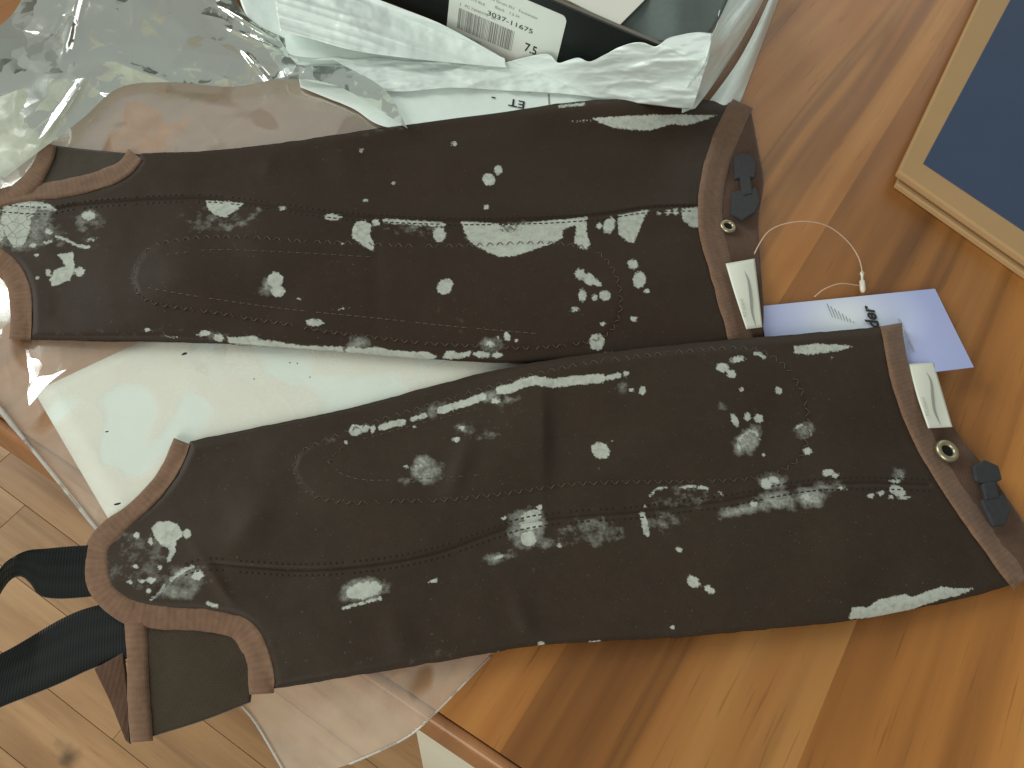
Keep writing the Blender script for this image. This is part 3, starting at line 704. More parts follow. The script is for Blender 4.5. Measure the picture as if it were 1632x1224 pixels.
# ---- the near chap
topB = [(303, 703), (400, 683), (560, 650), (700, 612), (800, 588), (900, 570), (1050, 552), (1200, 538), (1300, 530), (1422, 519)]
botB = [(437, 1098), (560, 1078), (700, 1055), (850, 1030), (1000, 1020), (1100, 1015), (1200, 1005), (1350, 990), (1450, 972), (1550, 950), (1624, 928)]
lefB = [(303, 703), (287, 740), (262, 778), (225, 812), (178, 845), (160, 868), (158, 905), (172, 940), (205, 962), (250, 972), (330, 976), (385, 988), (412, 1012), (427, 1050), (437, 1098)]
rigB = [(1422, 519), (1430, 575), (1444, 628), (1470, 695), (1505, 757), (1548, 820), (1600, 895), (1624, 928)]
def bumpB(x, y):
    z = (fbm(x/160, y/130, 41, 2)-0.5)*0.0038+(fbm(x/42, y/42, 43, 2)-0.5)*0.0003
    fold = (x-862-(y-690)*0.02)
    z += 0.0042*np.where(fold < 0, np.exp(-(fold/90)**2), np.exp(-(fold/16)**2))*np.exp(-((y-690)/75)**2)
    z += 0.0016*np.exp(-((x-640-(y-1050)*0.12)/26)**2)*sstep(930, 1030, y)
    z += 0.0014*np.exp(-((x-840-(y-1000)*0.3)/18)**2)*sstep(900, 1000, y)
    z += 0.0014*np.exp(-((x-735-(740-y)*0.35)/16)**2)*np.exp(-((y-740)/60)**2)
    z += 0.0016*np.exp(-((x-390+(y-850)*0.5)/30)**2)*np.exp(-((y-830)/50)**2)
    z += 0.0012*np.exp(-((x-330-(y-900)*0.6)/12)**2)*np.exp(-((y-930)/45)**2)
    z += 0.0010*np.sin((x+y*0.6)/37)*np.exp(-((x-1300)/160)**2-((y-880)/80)**2)
    return z
def zbB(x, y):
    lift = sstep(700, 900, x)*sstep(720, 560, y)*0.0085
    return 0.0022+lift
B = Chap(topB, botB, lefB, rigB, 0.006, 0.005, zbB, bumpB)
HB = B.H
seamB = [(250, 950), (268, 928), (288, 910), (330, 899), (400, 904), (470, 908), (540, 906), (620, 897), (700, 880), (780, 852), (840, 833), (920, 823), (1000, 818), (1080, 808), (1160, 798), (1240, 782), (1300, 773), (1380, 770), (1480, 773)]
B.groove = [(spl(seamB, 90), 2.8, 0.0012)]
calfB = [(470, 748), (480, 722), (520, 702), (600, 672), (680, 648), (800, 612), (900, 586), (1000, 571), (1100, 560), (1190, 556), (1240, 575), (1275, 620), (1288, 680), (1268, 735), (1200, 760), (1100, 766), (1000, 767), (900, 772), (800, 786), (700, 796), (640, 797), (560, 800), (495, 786)]
def stroke(pts, w, s=1.0): return ('L', pts, w, s)
st_B = [
 ('E', 566, 686, 10, 9, 0, 1), ('E', 580, 683, 9, 6, -20, 1), ('E', 594, 684, 4, 6, 0, 0.95), stroke([(608, 681), (625, 676), (642, 673)], 10), stroke([(657, 668), (677, 662)], 8, 0.95), stroke([(702, 654), (740, 643), (770, 632)], 11),
 ('e', 690, 655, 24, 8, -20, 0.7), ('e', 780, 632, 18, 8, 0, 0.8), stroke([(797, 622), (815, 619), (832, 610), (852, 606), (880, 611), (920, 606), (958, 603)], 14), stroke([(969, 602), (986, 598)], 8), ('E', 998, 596, 6, 5, 0, 0.8),
 ('E', 790, 639, 7, 4, 0, 1), ('e', 808, 637, 13, 6, -10, 0.8), ('E', 551, 705, 3, 3, 0, 0.9), ('E', 660, 680, 3, 2, 0, 0.9), ('e', 742, 682, 11, 6, 0, 0.9), ('E', 736, 682, 5, 3, 0, 0.9), ('E', 727, 700, 6, 4, 0, 0.95), ('e', 785, 694, 14, 3, -8, 0.8),
 ('e', 677, 748, 22, 24, 0, 0.85), ('E', 668, 743, 5, 2, -5, 0.9), ('E', 646, 744, 5, 3, 0, 0.85), ('e', 672, 765, 26, 5, -4, 0.75), ('e', 699, 735, 5, 8, -20, 0.6), ('e', 530, 700, 10, 5, 0, 0.4),
 ('E', 957, 718, 15, 12, 35, 1), ('E', 976, 701, 3, 3, 0, 0.7), ('E', 1152, 586, 10, 7, 10, 1), ('E', 1166, 596, 7, 6, 0, 1), ('E', 1175, 573, 14, 6, -12, 0.8), stroke([(1203, 563), (1212, 564), (1217, 570)], 5, 0.95), ('E', 1182, 621, 4, 3, 0, 0.95), ('E', 1241, 622, 6, 5, 30, 1), ('e', 1150, 648, 6, 6, 0, 0.7),
 ('E', 1171, 669, 5, 10, -25, 1), ('E', 1191, 664, 6, 7, 0, 0.85), ('E', 1209, 667, 8, 7, 20, 0.9), ('e', 1191, 702, 24, 17, -50, 1.0), ('L', [(1178, 716), (1176, 704), (1184, 694), (1196, 686), (1207, 690), (1209, 700)], 5, 0.85), ('e', 1280, 685, 14, 15, 0, 0.75), ('L', [(1270, 682), (1274, 676), (1284, 680)], 4, 0.85), ('L', [(1282, 698), (1292, 694), (1290, 684)], 4, 0.75), ('E', 1287, 719, 9, 7, 10, 0.78), ('E', 1217, 725, 3, 3, 0, 0.8),
 ('P', [(1265, 552), (1300, 548), (1330, 549), (1359, 552), (1345, 557), (1320, 561), (1290, 565), (1266, 563)], 1), ('E', 1325, 571, 4, 3, 0, 0.7), ('E', 1024, 622, 6, 7, 0, 0.9), ('E', 1007, 622, 4, 3, 0, 0.9), ('e', 993, 617, 7, 5, 0, 0.8),
 ('E', 848, 822, 16, 9, -12, 1), ('E', 846, 836, 17, 8, -5, 1), ('E', 842, 859, 12, 12, 0, 1), ('e', 840, 840, 30, 32, 0, 0.75), ('E', 860, 808, 5, 5, 0, 0.9), ('E', 802, 826, 4, 3, 0, 0.95), ('e', 873, 864, 9, 9, 0, 0.8), ('e', 793, 889, 18, 8, -15, 1.0), ('E', 796, 887, 7, 4, -20, 0.8),
 ('e', 940, 848, 52, 26, -6, 0.38), ('l', [(892, 868), (940, 862), (990, 857), (993, 826)], 6, 0.62), ('E', 892, 870, 4, 5, 0, 0.85), ('l', [(898, 845), (892, 868)], 8, 0.6), ('L', [(1024, 820), (1028, 838), (1031, 850)], 10, 0.9), ('e', 1055, 832, 34, 16, 0, 0.45), ('E', 1028, 808, 4, 4, 0, 0.8),
 ('L', [(1036, 790), (1045, 780), (1062, 776)], 5, 0.85), ('L', [(1085, 776), (1105, 775), (1126, 778)], 6, 0.85), ('L', [(1146, 783), (1153, 790)], 4, 0.8), ('e', 1090, 793, 58, 20, -4, 0.36), ('E', 1082, 876, 5, 4, 20, 1), ('E', 1105, 927, 11, 8, 40, 1), ('E', 1131, 940, 9, 5, 35, 1), ('E', 1072, 1000, 4, 3, 0, 0.9),
 ('E', 1222, 771, 9, 8, 0, 1), ('E', 1234, 765, 10, 6, 20, 0.85), ('e', 1230, 768, 20, 13, 0, 0.9), ('e', 1240, 797, 30, 14, 10, 0.9), ('l', [(1152, 820), (1185, 812), (1225, 806)], 14, 0.9), ('E', 1201, 803, 7, 5, 0, 0.9), ('e', 1290, 792, 24, 15, 6, 1.0), ('E', 1283, 792, 9, 6, 0, 0.75), ('E', 1320, 753, 9, 5, -10, 1), ('E', 1331, 758, 6, 4, 0, 0.95), ('E', 1342, 778, 6, 2.5, 10, 0.95), ('e', 1312, 776, 26, 6, -6, 0.8),
 ('E', 1432, 783, 11, 8, 25, 1), ('E', 1424, 779, 6, 8, 0, 0.9), ('e', 1432, 757, 8, 8, 0, 0.9), ('E', 1427, 767, 8, 3, 0, 0.9), ('E', 1404, 786, 6, 4, 0, 0.9), ('E', 1388, 790, 5, 4, 20, 0.95), ('E', 1441, 793, 8, 3, 0, 0.95), ('E', 1420, 792, 5, 4, 0, 0.85),
 ('P', [(1352, 986), (1358, 968), (1385, 967), (1405, 954), (1440, 947), (1455, 952), (1475, 943), (1500, 935), (1520, 938), (1553, 938), (1530, 948), (1500, 955), (1470, 965), (1440, 975), (1400, 985)], 1),
 ('P', [(242, 842), (252, 831), (270, 830), (285, 838), (291, 852), (281, 862), (279, 880), (272, 894), (264, 895), (271, 876), (256, 868), (246, 856)], 1), ('E', 217, 853, 5, 5, 0, 0.95), ('E', 240, 863, 4, 6, 0, 0.95), ('E', 298, 851, 8, 9, 20, 0.75), ('E', 217, 903, 4, 4, 0, 0.95), ('L', [(308, 903), (290, 910), (272, 924)], 6, 0.95), ('L', [(262, 932), (250, 950), (240, 956)], 5, 0.9), ('E', 315, 917, 10, 7, -15, 1), ('e', 290, 930, 42, 26, -20, 0.6), ('E', 240, 925, 8, 5, -10, 0.9), ('E', 225, 926, 5, 4, 0, 0.9), ('E', 237, 942, 5, 5, 0, 0.85), ('L', [(332, 962), (345, 966)], 7, 0.95), ('e', 215, 890, 60, 50, 20, 0.3), ('E', 208, 928, 5, 3, 0, 0.9), ('E', 255, 905, 5, 4, 0, 0.8),
 ('P', [(551, 940), (568, 927), (598, 925), (613, 936), (602, 950), (572, 957), (552, 955)], 0.72), ('e', 582, 940, 36, 18, -8, 0.9), ('L', [(548, 969), (575, 962), (606, 954)], 5, 0.9), ('E', 691, 926, 7, 3, -15, 0.95), ('e', 860, 910, 14, 4, 0, 0.3), ('E', 862, 1026, 6, 4, 0, 0.9), ('L', [(940, 1024), (956, 1022)], 4, 0.9), ('E', 794, 1041, 4, 4, 0, 0.8),
 ('e', 640, 1050, 130, 16, -10, 0.16), ('e', 800, 650, 50, 60, 0, 0.10),  # faint pale haze painting soft highlights on the puffed leather
]
chapB = empty('half_chap', at(880, 800), 'brown leather half chap with black elastic straps hanging from its ankle', 'half chap', 'pair of brown half chaps')
patch('back_panel', [(1400, 560), (1470, 600), (1520, 690)], [(1400, 800), (1560, 880), (1660, 930)], [(1400, 560), (1400, 800)], [(1520, 690), (1562, 735), (1600, 785), (1640, 850), (1660, 930)],
      lambda x, y: 0.0050+0.002*fbm(x/30, y/30, 3), M['lining'], chapB, 40, 40, 0.003)
B.calf = spl(calfB, 70, True)
B.body('leather_panel', M['leather_b'], chapB, make_stain(st_B))
ribbon('top_binding', [(1420, 517), (1430, 575), (1444, 628), (1470, 695), (1505, 757), (1548, 820), (1600, 893), (1628, 930)], 17, M['binding'], chapB, HB)
def hB_low(x, y): return np.minimum(HB(x, y), 0.0068+0*np.atleast_1d(x))
patch('elastic_gusset', [(232, 985), (330, 990), (400, 1040)], [(240, 1173), (320, 1148), (398, 1118)], [(232, 985), (236, 1080), (240, 1173)], [(400, 1040), (402, 1080), (398, 1118)],
      lambda x, y: 0.0040+0.0012*fbm(x/60, y/60, 3)+0.0015*np.exp(-((x-330)/70)**2-((y-1070)/60)**2), M['gusset'], chapB, 40, 40, 0.003)
patch('back_binding', [(196, 1040), (150, 1066)], [(206, 1185), (200, 1180)], [(196, 1040), (203, 1110), (206, 1185)], [(150, 1066), (176, 1120), (200, 1180)],
      lambda x, y: 0.0005+0.001*fbm(x/20, y/20, 3)+0*x, M['lining'], chapB, 20, 30, 0.003)
ribbon('ankle_binding', [(216, 985), (219, 1040), (221, 1110), (226, 1182)], 18, M['binding'], chapB, lambda x, y: 0.0042+0*x)
ribbon('gusset_binding', [(290, 703), (274, 742), (250, 778), (217, 812), (180, 844), (158, 870), (155, 905), (166, 942), (202, 972), (250, 982), (330, 986), (380, 999), (403, 1027), (414, 1062), (417, 1106)], 20, M['binding'], chapB, hB_low,
       wfun=lambda t: 14+7*sstep(0.15, 0.4, t))
patch('care_label', [(1449, 580), (1488, 578)], [(1480, 682), (1518, 680)], [(1449, 580), (1462, 630), (1480, 682)], [(1488, 578), (1502, 625), (1518, 680)],
      lambda x, y: 0.0120+0.0015*np.sin((x-1440)/16)+0*y, M['satin_label'], chapB, 14, 20, 0.0006)
labB = chapB.children[-1]
swoosh([(1476, 592), (1484, 608), (1487, 635), (1490, 655), (1500, 679)], lambda x: 0.0120+0.0015*np.sin((x-1440)/16)+0.0004, labB)
small_text('K2 stuard', (1481, 664), (1468, 615), 0.0139, 0.0030, labB)
fastener(chapB, [[(1552, 742), (1570, 732), (1592, 742), (1598, 764), (1574, 772), (1556, 766)], [(1566, 770), (1586, 766), (1594, 792), (1572, 796)], [(1564, 796), (1600, 788), (1612, 812), (1604, 836), (1584, 838)]], 0.0125)
eyelet(chapB, 1509, 719, 17, 0.0095)
stitches('zigzag_stitching', [(spl(calfB, 220, True), 'z', 8.5, 11, 1.3), ([(525, 738), (545, 755), (575, 764), (620, 765), (690, 762), (760, 757)], 's', 12, 8, 1.3), ([(525, 735), (550, 710), (600, 694), (680, 672), (760, 652)], 's', 13, 8, 1.1)], HB, M['thread'], chapB)
sm = np.array(seamB[2:], float)
stitches('seam_stitching', [(sm+[0, -9], 's', 9.5, 6, 2.0), (sm+[0, 9], 's', 9.5, 6, 2.0)], HB, M['dark_thread'], chapB)
def strap(name, ea, eb, za, zb_, par):
    n = 90; P = spl(ea, n); Q = spl(eb, n); Za = spl(za, n)[:, 0]; Zb = spl(zb_, n)[:, 0]
    m = 9; t = np.linspace(0, 1, m)
    a = at(P[:, 0], P[:, 1], Za); b = at(Q[:, 0], Q[:, 1], Zb)
    top = a[:, None]*(1-t)[None, :, None]+b[:, None]*t[None, :, None]
    top[..., 2] += 0.001*np.sin(np.pi*t)[None]
    bot = top.copy(); bot[..., 2] -= 0.0016
    V = np.concatenate([top, bot[:, ::-1]], 1); mm = 2*m
    Fc = grid_faces(n, mm, wrap=True).tolist()+[list(range(mm))[::-1], list(range((n-1)*mm, n*mm))]
    d = np.r_[0, np.cumsum(np.linalg.norm(np.diff((a+b)/2, axis=0), axis=1))]*100
    U = np.repeat(d[:, None], mm, 1); w = np.concatenate([t, t[::-1]])*2.5
    o = mesh(name, V, Fc, M['webbing'], par, True, uv=np.stack([U.ravel(), np.tile(w, n)], -1)); fixn(o); return o
strap('stirrup_strap', [(165, 868), (120, 870), (75, 874), (45, 877), (22, 887), (0, 906), (-30, 960), (-60, 1010), (-40, 1060), (0, 1042), (30, 1026), (100, 985), (150, 966), (215, 955)],
      [(165, 947), (130, 951), (90, 953), (62, 948), (48, 930), (30, 917), (8, 930), (-20, 985), (-70, 1120), (-30, 1135), (20, 1118), (90, 1090), (150, 1063), (215, 1045)],
      [(0.004,), (0.006,), (0.008,), (0.012,), (0.014,), (0.006,), (-0.004,), (-0.008,), (-0.004,), (0.0,), (0.002,), (0.001,)],
      [(0.004,), (0.004,), (0.002,), (0.0,), (-0.002,), (-0.006,), (-0.008,), (-0.008,), (-0.004,), (0.0,), (0.001,), (0.001,)], chapB)
#@@STUFF
# ------------------------------------------------------------------ clear sleeve and the sheet in it
def droop(P, k=0.22):
    d = edge_dist(P); return np.where(d < 0, d*k, 0.0)
def film_patch(name, c0, c1, d0, d1, zf, mat, parent, nu, nv_):
    G = coons(c0, c1, d0, d1, nu, nv_); Z = zf(G[..., 0], G[..., 1])
    return mesh(name, at(G[..., 0], G[..., 1], Z), grid_faces(nu, nv_), mat, parent, True)
def creases(x, y, n, seed, x0, x1, y0, y1, hmax, lmax, wmin=2.5, wmax=5.0):
    r = random.Random(seed); z = np.zeros(np.shape(x))
    for _ in range(n):
        cx, cy = r.uniform(x0, x1), r.uniform(y0, y1); a = r.gauss(0.75, 0.8); L = r.uniform(0.25, 1)*lmax; w = r.uniform(wmin, wmax); h = r.uniform(0.3, 1)*hmax
        u = (x-cx)*math.cos(a)+(y-cy)*math.sin(a); v = -(x-cx)*math.sin(a)+(y-cy)*math.cos(a)+0.012*u*u*r.uniform(-1, 1)+3.0*np.sin(u/r.uniform(7, 16))
        z = z+h*np.exp(-(u/L)**2)*np.exp(-np.abs(v/w)**1.5)
    return z
def z_sleeve(x, y):
    P = at(x, y, 0.0); q = droop(P)
    w = 0.0010*ridge(x/170, y/140, 51, 2)+0.0007*fbm(x/70, y/60, 57, 2)
    hl = 0.004*np.exp(-((x-20-(y-640)*0.82)/14)**2)*sstep(560, 640, y)
    return 0.0016+w*0.8+q+0.7*creases(x, y, 70, 5, -60, 800, 100, 1240, 0.0006, 60, 3, 6)
sleeve = empty('plastic_sleeve', at(100, 700), 'clear wrinkled plastic sleeve lying under both half chaps and hanging over the table edge', 'plastic sleeve')
film_patch('film', [(-120, 60), (200, 70), (450, 110), (640, 196)], [(462, 1245), (556, 1218), (640, 1180), (690, 1140), (783, 1045)],
    [(-120, 60), (-120, 480), (0, 652), (88, 760), (175, 868), (290, 1010), (390, 1130), (462, 1245)], [(640, 196), (820, 560), (900, 900), (783, 1045)], z_sleeve, M['film'], sleeve, 330, 420)
C = spl([(-60, 570), (0, 652), (88, 760), (150, 838), (172, 864)], 60)
tube('glint_hem', at(C[:, 0], C[:, 1], z_sleeve(C[:, 0], C[:, 1])+0.0008), 0.0007+0.0007*vn(np.arange(60)/9.0, np.zeros(60), 4), M['glint_hem'], sleeve, 8)  # edge roll added to draw the bright line along the film
C = spl([(385, 1124), (410, 1156), (462, 1245)], 30)
tube('glint_hem', at(C[:, 0], C[:, 1], z_sleeve(C[:, 0], C[:, 1])+0.0005), 0.0006, M['glint_hem'], sleeve, 8)
C = spl([(783, 1045), (690, 1140), (640, 1180), (556, 1218)], 40)
tube('glint_hem', at(C[:, 0], C[:, 1], z_sleeve(C[:, 0], C[:, 1])+0.0004), 0.0005, M['glint_hem'], sleeve, 8)
c0 = at(55, 625, 0.0012); dx = at(230, 543, 0.0012)-c0; dx /= np.linalg.norm(dx); dy = at(175, 830, 0.0012)-c0; dy -= dx*(dx @ dy); dy /= np.linalg.norm(dy)
V = []
for i in range(31):
    for j in range(22):
        p = c0+dx*0.297*i/30+dy*0.148*j/21; dd = edge_dist(p)
        p = p+np.array([0, 0, 0.0006*vn(i/6, j/6, 3)]); V.append(p)
sheet = mesh('paper_sheet', V, grid_faces(31, 22), M['paper'], None, True)
md = sheet.modifiers.new('thick', 'SOLIDIFY'); md.thickness = 0.0004
tag(sheet, 'blank white paper sheet showing between the two half chaps', 'paper')
def specks():
    V, Fc = [], []
    for (x, y, r, a) in [(294, 564, 2.6, 1.6), (170, 688, 1.6, 1.8), (187, 803, 2.4, 2.4), (1012, 0, 0, 1), (640, 0, 0, 1)]:
        if r == 0: continue
        c = at(x, y, 0.0060); pr = np.linalg.norm(at(x+r, y, 0.006)-c); k = len(V); n = 9
        for i in range(n):
            t = 2*math.pi*i/n; q = pr*(0.7+0.6*hsh(i, int(x), 1))
            V.append(c+np.array([math.cos(t)*q*a, math.sin(t)*q+math.cos(t)*q*0.6, 0]))
        V.append(c+np.array([0, 0, pr*0.5])); Fc += [[k+i, k+(i+1) % n, k+n] for i in range(n)]
    for (x, y) in [(405, 604), (462, 578), (474, 579), (494, 601), (1, 1)]:
        if x < 2: continue
        c = at(x, y, 0.006); k = len(V)
        for i in range(6): V.append(c+np.array([math.cos(i)*0.00045, math.sin(i)*0.0004, 0]))
        V.append(c+np.array([0, 0, 0.0004])); Fc += [[k+i, k+(i+1) % 6, k+6] for i in range(6)]
    o = mesh('dirt_speck', V, Fc, M['speck'], None, False)
    tag(o, 'black dirt specks scattered on the plastic over the white sheet', 'dirt', kind='stuff')
specks()

# ------------------------------------------------------------------ poly bag with painted milky veil, upper left
def z_bag(x, y):
    w = 0.005*fbm(x/190, y/130, 61, 2)+0.0028*ridge((x+y*0.5)/230, (y-0.3*x)/120, 63, 2)+0.0007*ridge((x-y*0.9)/70, (y+x*0.6)/200, 65, 2)+0.0004*fbm(x/30, y/30, 67, 2)
    q = creases(x, y, 60, 12, -40, 560, -30, 220, 0.0006, 40)+0.0042*np.exp(-((y-105-(x-200)*0.35)/9)**2)*np.exp(-((x-235)/55)**2)
    q += 0.0038*np.exp(-((x-430-(y-130)*0.85)/5)**2)*sstep(72, 100, y)*sstep(190, 160, y)
    q += 0.0030*np.exp(-((x-112+(y-40)*0.25)/9)**2)*sstep(110, 60, y)
    q += 0.003*np.exp(-((x-395-(y-35)*1.6)/7)**2)*np.exp(-((y-35)/22)**2)
    q += 0.003*np.exp(-((x-405-(y-62)*2.2)/9)**2)*np.exp(-((y-62)/14)**2)
    q += 0.0035*np.exp(-((x-100+(y-175)*0.7)/7)**2)*np.exp(-((y-170)/40)**2)
    w = 0.0062+(w-0.0062)*(0.25+0.75*sstep(-60, 190, x))
    e = 0.004+0.8*(w+q)
    return e*(1-0.6*sstep(420, 520, x))+0.010*sstep(430, 500, x)*sstep(85, 105, y)
bag = film_patch('poly_bag', [(60, -60), (200, -70), (340, -70)], [(-90, 345), (0, 288), (60, 243), (130, 190), (190, 140), (270, 131), (370, 138), (450, 126), (540, 138), (650, 205)],
    [(60, -60), (20, 22), (-60, 90), (-120, 200), (-90, 345)], [(340, -70), (388, 18), (440, 56), (520, 92), (610, 140), (650, 205)], z_bag, M['milky'], None, 440, 300)
tag(bag, 'crumpled translucent poly bag with painted milky veil and bright glints in the upper left corner', 'plastic bag')

# ------------------------------------------------------------------ shoe box in the torn mailer
ZR = 0.057
R1, R2 = at(880, 0, ZR), at(1045, 70, ZR)
wd = (R2-R1)/np.linalg.norm(R2-R1); wn = np.array([wd[1], -wd[0], 0])        # outward, towards the lens
if wn[1] > 0: wn = -wn
def onwall(px, py, off=0.0):
    o = np.array([0, 0, HC]); r = np.array([px-CX, py-CY, F]) @ RW.T
    b = R1+wn*off; t = ((b-o) @ wn)/(r @ wn); return o+r*t
Rc = R1+wd*0.080                                       # near right top corner
BL = 0.58; BWd = 0.21
boxr = empty('shoe_box', (Rc-wd*BL/2-wn*BWd/2)*np.array([1, 1, 0]), 'open black shoe box with a white barcode sticker inside the torn mailer', 'shoe box')
def wall(name, a, d, L, thick_dir, th, z0, z1, mat):
    V, Fc = box_pts(a*np.array([1, 1, 0])+np.array([0, 0, z0]), d*L, thick_dir*th, [0, 0, z1-z0]); o = mesh(name, V, Fc, mat, boxr, False); fixn(o); bevel(o, 0.0006, 2); return o
fw = wall('wall', Rc-wd*BL, wd, BL, -wn, 0.003, 0.006, ZR, M['box_black'])
wall('wall', Rc-wn*0.0035, -wn, BWd, -wd, 0.003, 0.006, ZR, M['box_black'])
wall('wall', Rc-wd*BL-wn*0.0035, -wn, BWd, wd, 0.003, 0.006, ZR, M['box_black'])
wall('wall', Rc-wd*BL-wn*BWd, wd, BL, -wn, 0.003, 0.006, ZR, M['box_black'])
wall('bottom', Rc-wd*BL-wn*0.004+wd*0.004, wd, BL-0.008, -wn, BWd-0.008, 0.003, 0.0055, M['kraft'])
rim = wall('rim', Rc-wd*BL, wd, BL, -wn, 0.0032, ZR+0.0002, ZR+0.0008, M['rim'])
# sticker
q = [onwall(x, y, 0.0006) for (x, y) in ((713, -60), (709, 58), (888, 112), (896, 28))]
lx = wd; ly = np.array([0, 0, 1.0])
bl = onwall(710, 62, 0.0006); tr_ = onwall(896, 24, 0.0006)
LW = (tr_-bl) @ lx; LH = max(0.05, tr_[2]-bl[2])
brr = onwall(886, 118, 0.0006)
LW = (onwall(889, 90, 0.0006)-bl) @ lx
zlab0 = bl[2]; 
def rrect(o, X, Y, w, h, r, nrm, th):
    P = []
    for (cx_, cy_, a0) in ((w-r, r, -90), (w-r, h-r, 0), (r, h-r, 90), (r, r, 180)):
        for i in range(6):
            a = math.radians(a0+18*i); P.append(o+X*(cx_+r*math.cos(a))+Y*(cy_+r*math.sin(a)))
    P = np.array(P); n = len(P); V = np.vstack([P+nrm*th, P])
    return V, [list(range(n)), list(range(n, 2*n))[::-1]]+[[i, n+i, n+(i+1) % n, (i+1) % n] for i in range(n)]
LHf = tr_[2]-zlab0
V, Fc = rrect(bl-wn*0.0004, lx, ly, LW, LHf, 0.004, wn, 0.0005)
lab = mesh('sticker', V, Fc, M['label_paper'], boxr, False); fixn(lab)
def lt(s, fx, fy, size, bold=0.0, sq=1.0, mat='black_print'):
    return lettering('lettering', s, bl+lx*LW*fx+ly*LHf*fy+wn*0.0004, lx, ly, size*LHf, M[mat], lab, bold, 0.0002, sq)
lettering('lettering', '7.5', onwall(835, 80, 0.0008), lx, ly, 0.0092, M['black_print'], lab, 0.015, 0.0002, 0.85)
lt('3037-11675', 0.34, 0.60, 0.09, 0.0, 1.5)
lt('J   PC 75040770   00', 0.10, 0.575, 0.05, 0.0, 1.2, 'grey_print')
lt('SPORTS BLK', 0.11, 0.70, 0.05, 0, 1.2, 'grey_print')
lt('Full Grain EU   Footwear', 0.33, 0.815, 0.05, 0, 1.35, 'grey_print')
lt('Black   7.5 M', 0.40, 0.73, 0.05, 0, 1.3, 'grey_print')
lt('84082687397', 0.10, 0.145, 0.055, 0, 1.2, 'grey_print')
lt('PO 58198', 0.10, 0.06, 0.05, 0, 1.1, 'grey_print'); lt('FOOTWEAR', 0.36, 0.055, 0.05, 0, 1.1, 'grey_print')
V, Fc = [], []; rb = random.Random(7); x = 0.095
while x < 0.60:
    w = rb.choice((0.004, 0.004, 0.008, 0.012)); k = len(V)
    for (a, b) in ((x, 0.235), (x+w, 0.235), (x+w, 0.53), (x, 0.53)): V.append(bl+lx*LW*a+ly*LHf*b+wn*0.0004)
    Fc.append([k, k+1, k+2, k+3]); x += w+rb.choice((0.004, 0.006, 0.009))
o = mesh('barcode', V, Fc, M['grey_print'], lab, False); tag(o, kind='stuff')
# what lies in the box
zi = ZR-0.012
def z_tis(x, y): return ZR-0.010+0.006*fbm(x/60, y/60, 71, 2)+0.012*sstep(1015, 1085, x)
ts = patch('tissue_paper', [(850, -60), (1190, -70)], [(905, 8), (970, 36), (1040, 62), (1116, 66)], [(850, -60), (905, 8)], [(1190, -70), (1146, 30), (1116, 66)], z_tis, M['tissue'], None, 40, 20, 0.001)
tag(ts, 'dark grey tissue paper filling the open black shoe box', 'tissue paper')
o = plate('cardboard_flap', [(875, -12), (893, -4), (985, 37), (960, 28), (925, 10)], ZR-0.004, 0.0015, M['kraft_dark'], None)
P_ = [(886, -8), (1010, -40), (1000, 30), (988, 39), (960, 28), (925, 13)]
bpy.data.objects.remove(o)
o = plate('cardboard_insert', [(884, -6), (960, -30), (1010, 10), (992, 39), (960, 27), (925, 13)], ZR-0.0055, 0.0015, M['kraft_dark'], None)
tag(o, 'brown cardboard insert just inside the rim of the shoe box', 'cardboard')
o = plate('white_card', [(898, -4), (940, -30), (1060, -40), (1026, 1), (988, 39), (945, 20)], ZR-0.0025, 0.0008, M['card'], None)
tag(o, 'white card with a pointed corner lying over the shoe box', 'card')

# the torn white mailer: front band, right side, folded flap, printed base
mail = empty('mailer_bag', at(860, 150), 'torn white plastic mailer bag crumpled round the black shoe box', 'mailer bag')
def zwall(px, py, off):
    o = np.array([0, 0, HC]); r = np.stack([px-CX, py-CY, np.full(px.shape, F)], -1) @ RW.T
    b = R1+wn*off; t = ((b-o) @ wn)/(r @ wn); return HC+t*r[..., 2]
def mpatch(name, rows, nu, nv_, fold, seed, cling=None, zmin=0.007):
    """surface through rows of (px, py, z) lines; fold adds crumples along u."""
    Rw = np.stack([spl(r, nu) for r in rows], 1)                 # nu, nrows, 3
    t = np.linspace(0, 1, len(rows)); tt = np.linspace(0, 1, nv_)
    G = np.stack([spl(Rw[i], nv_) for i in range(nu)], 0)
    X, Y, Z = G[..., 0], G[..., 1], G[..., 2]
    Z = Z*(0.6 if cling is None else 1.0)
    if cling is not None:
        Z = np.minimum(np.maximum(zwall(X, Y, cling), zmin+0.004*fbm(X/60, Y/60, 5)), ZR+0.008)
    Z = np.maximum(Z+fold(X, Y)*0.8, 0.0012)
    o = mesh(name, at(X, Y, Z), grid_faces(nu, nv_), M['mailer'], mail, True)
    md = o.modifiers.new('thick', 'SOLIDIFY'); md.thickness = 0.0004
    return o
def ff(x, y):
    a = (y-118)-(x-800)*-0.02
    return 0.0034*(ridge(x/230+a/90, a/30+x/400, 81, 2)-0.6)+0.0030*(ridge(x/75+a/40, a/22-x/160, 85, 3)-0.6)+0.0012*(fbm(x/60, y/18, 83, 3)-0.5)*2
def rimz(p):
    out = []
    for (x, y) in p:
        w = onwall(x, y, 0.004); out.append((x, y, float(np.clip(w[2], 0.006, ZR+0.002))))
    return out
rag = [(470, 96), (500, 94), (540, 91), (560, 95), (600, 92), (650, 98), (700, 99), (760, 102), (800, 101), (830, 93), (872, 86), (890, 100), (905, 96), (922, 92), (940, 98), (962, 88), (990, 74), (1010, 68), (1026, 68), (1046, 74), (1064, 62), (1085, 56), (1110, 52), (1135, 54)]
r0 = rimz(rag)
rag[:3] = [(452, 110), (490, 98), (530, 92)]
r0 = rimz(rag)
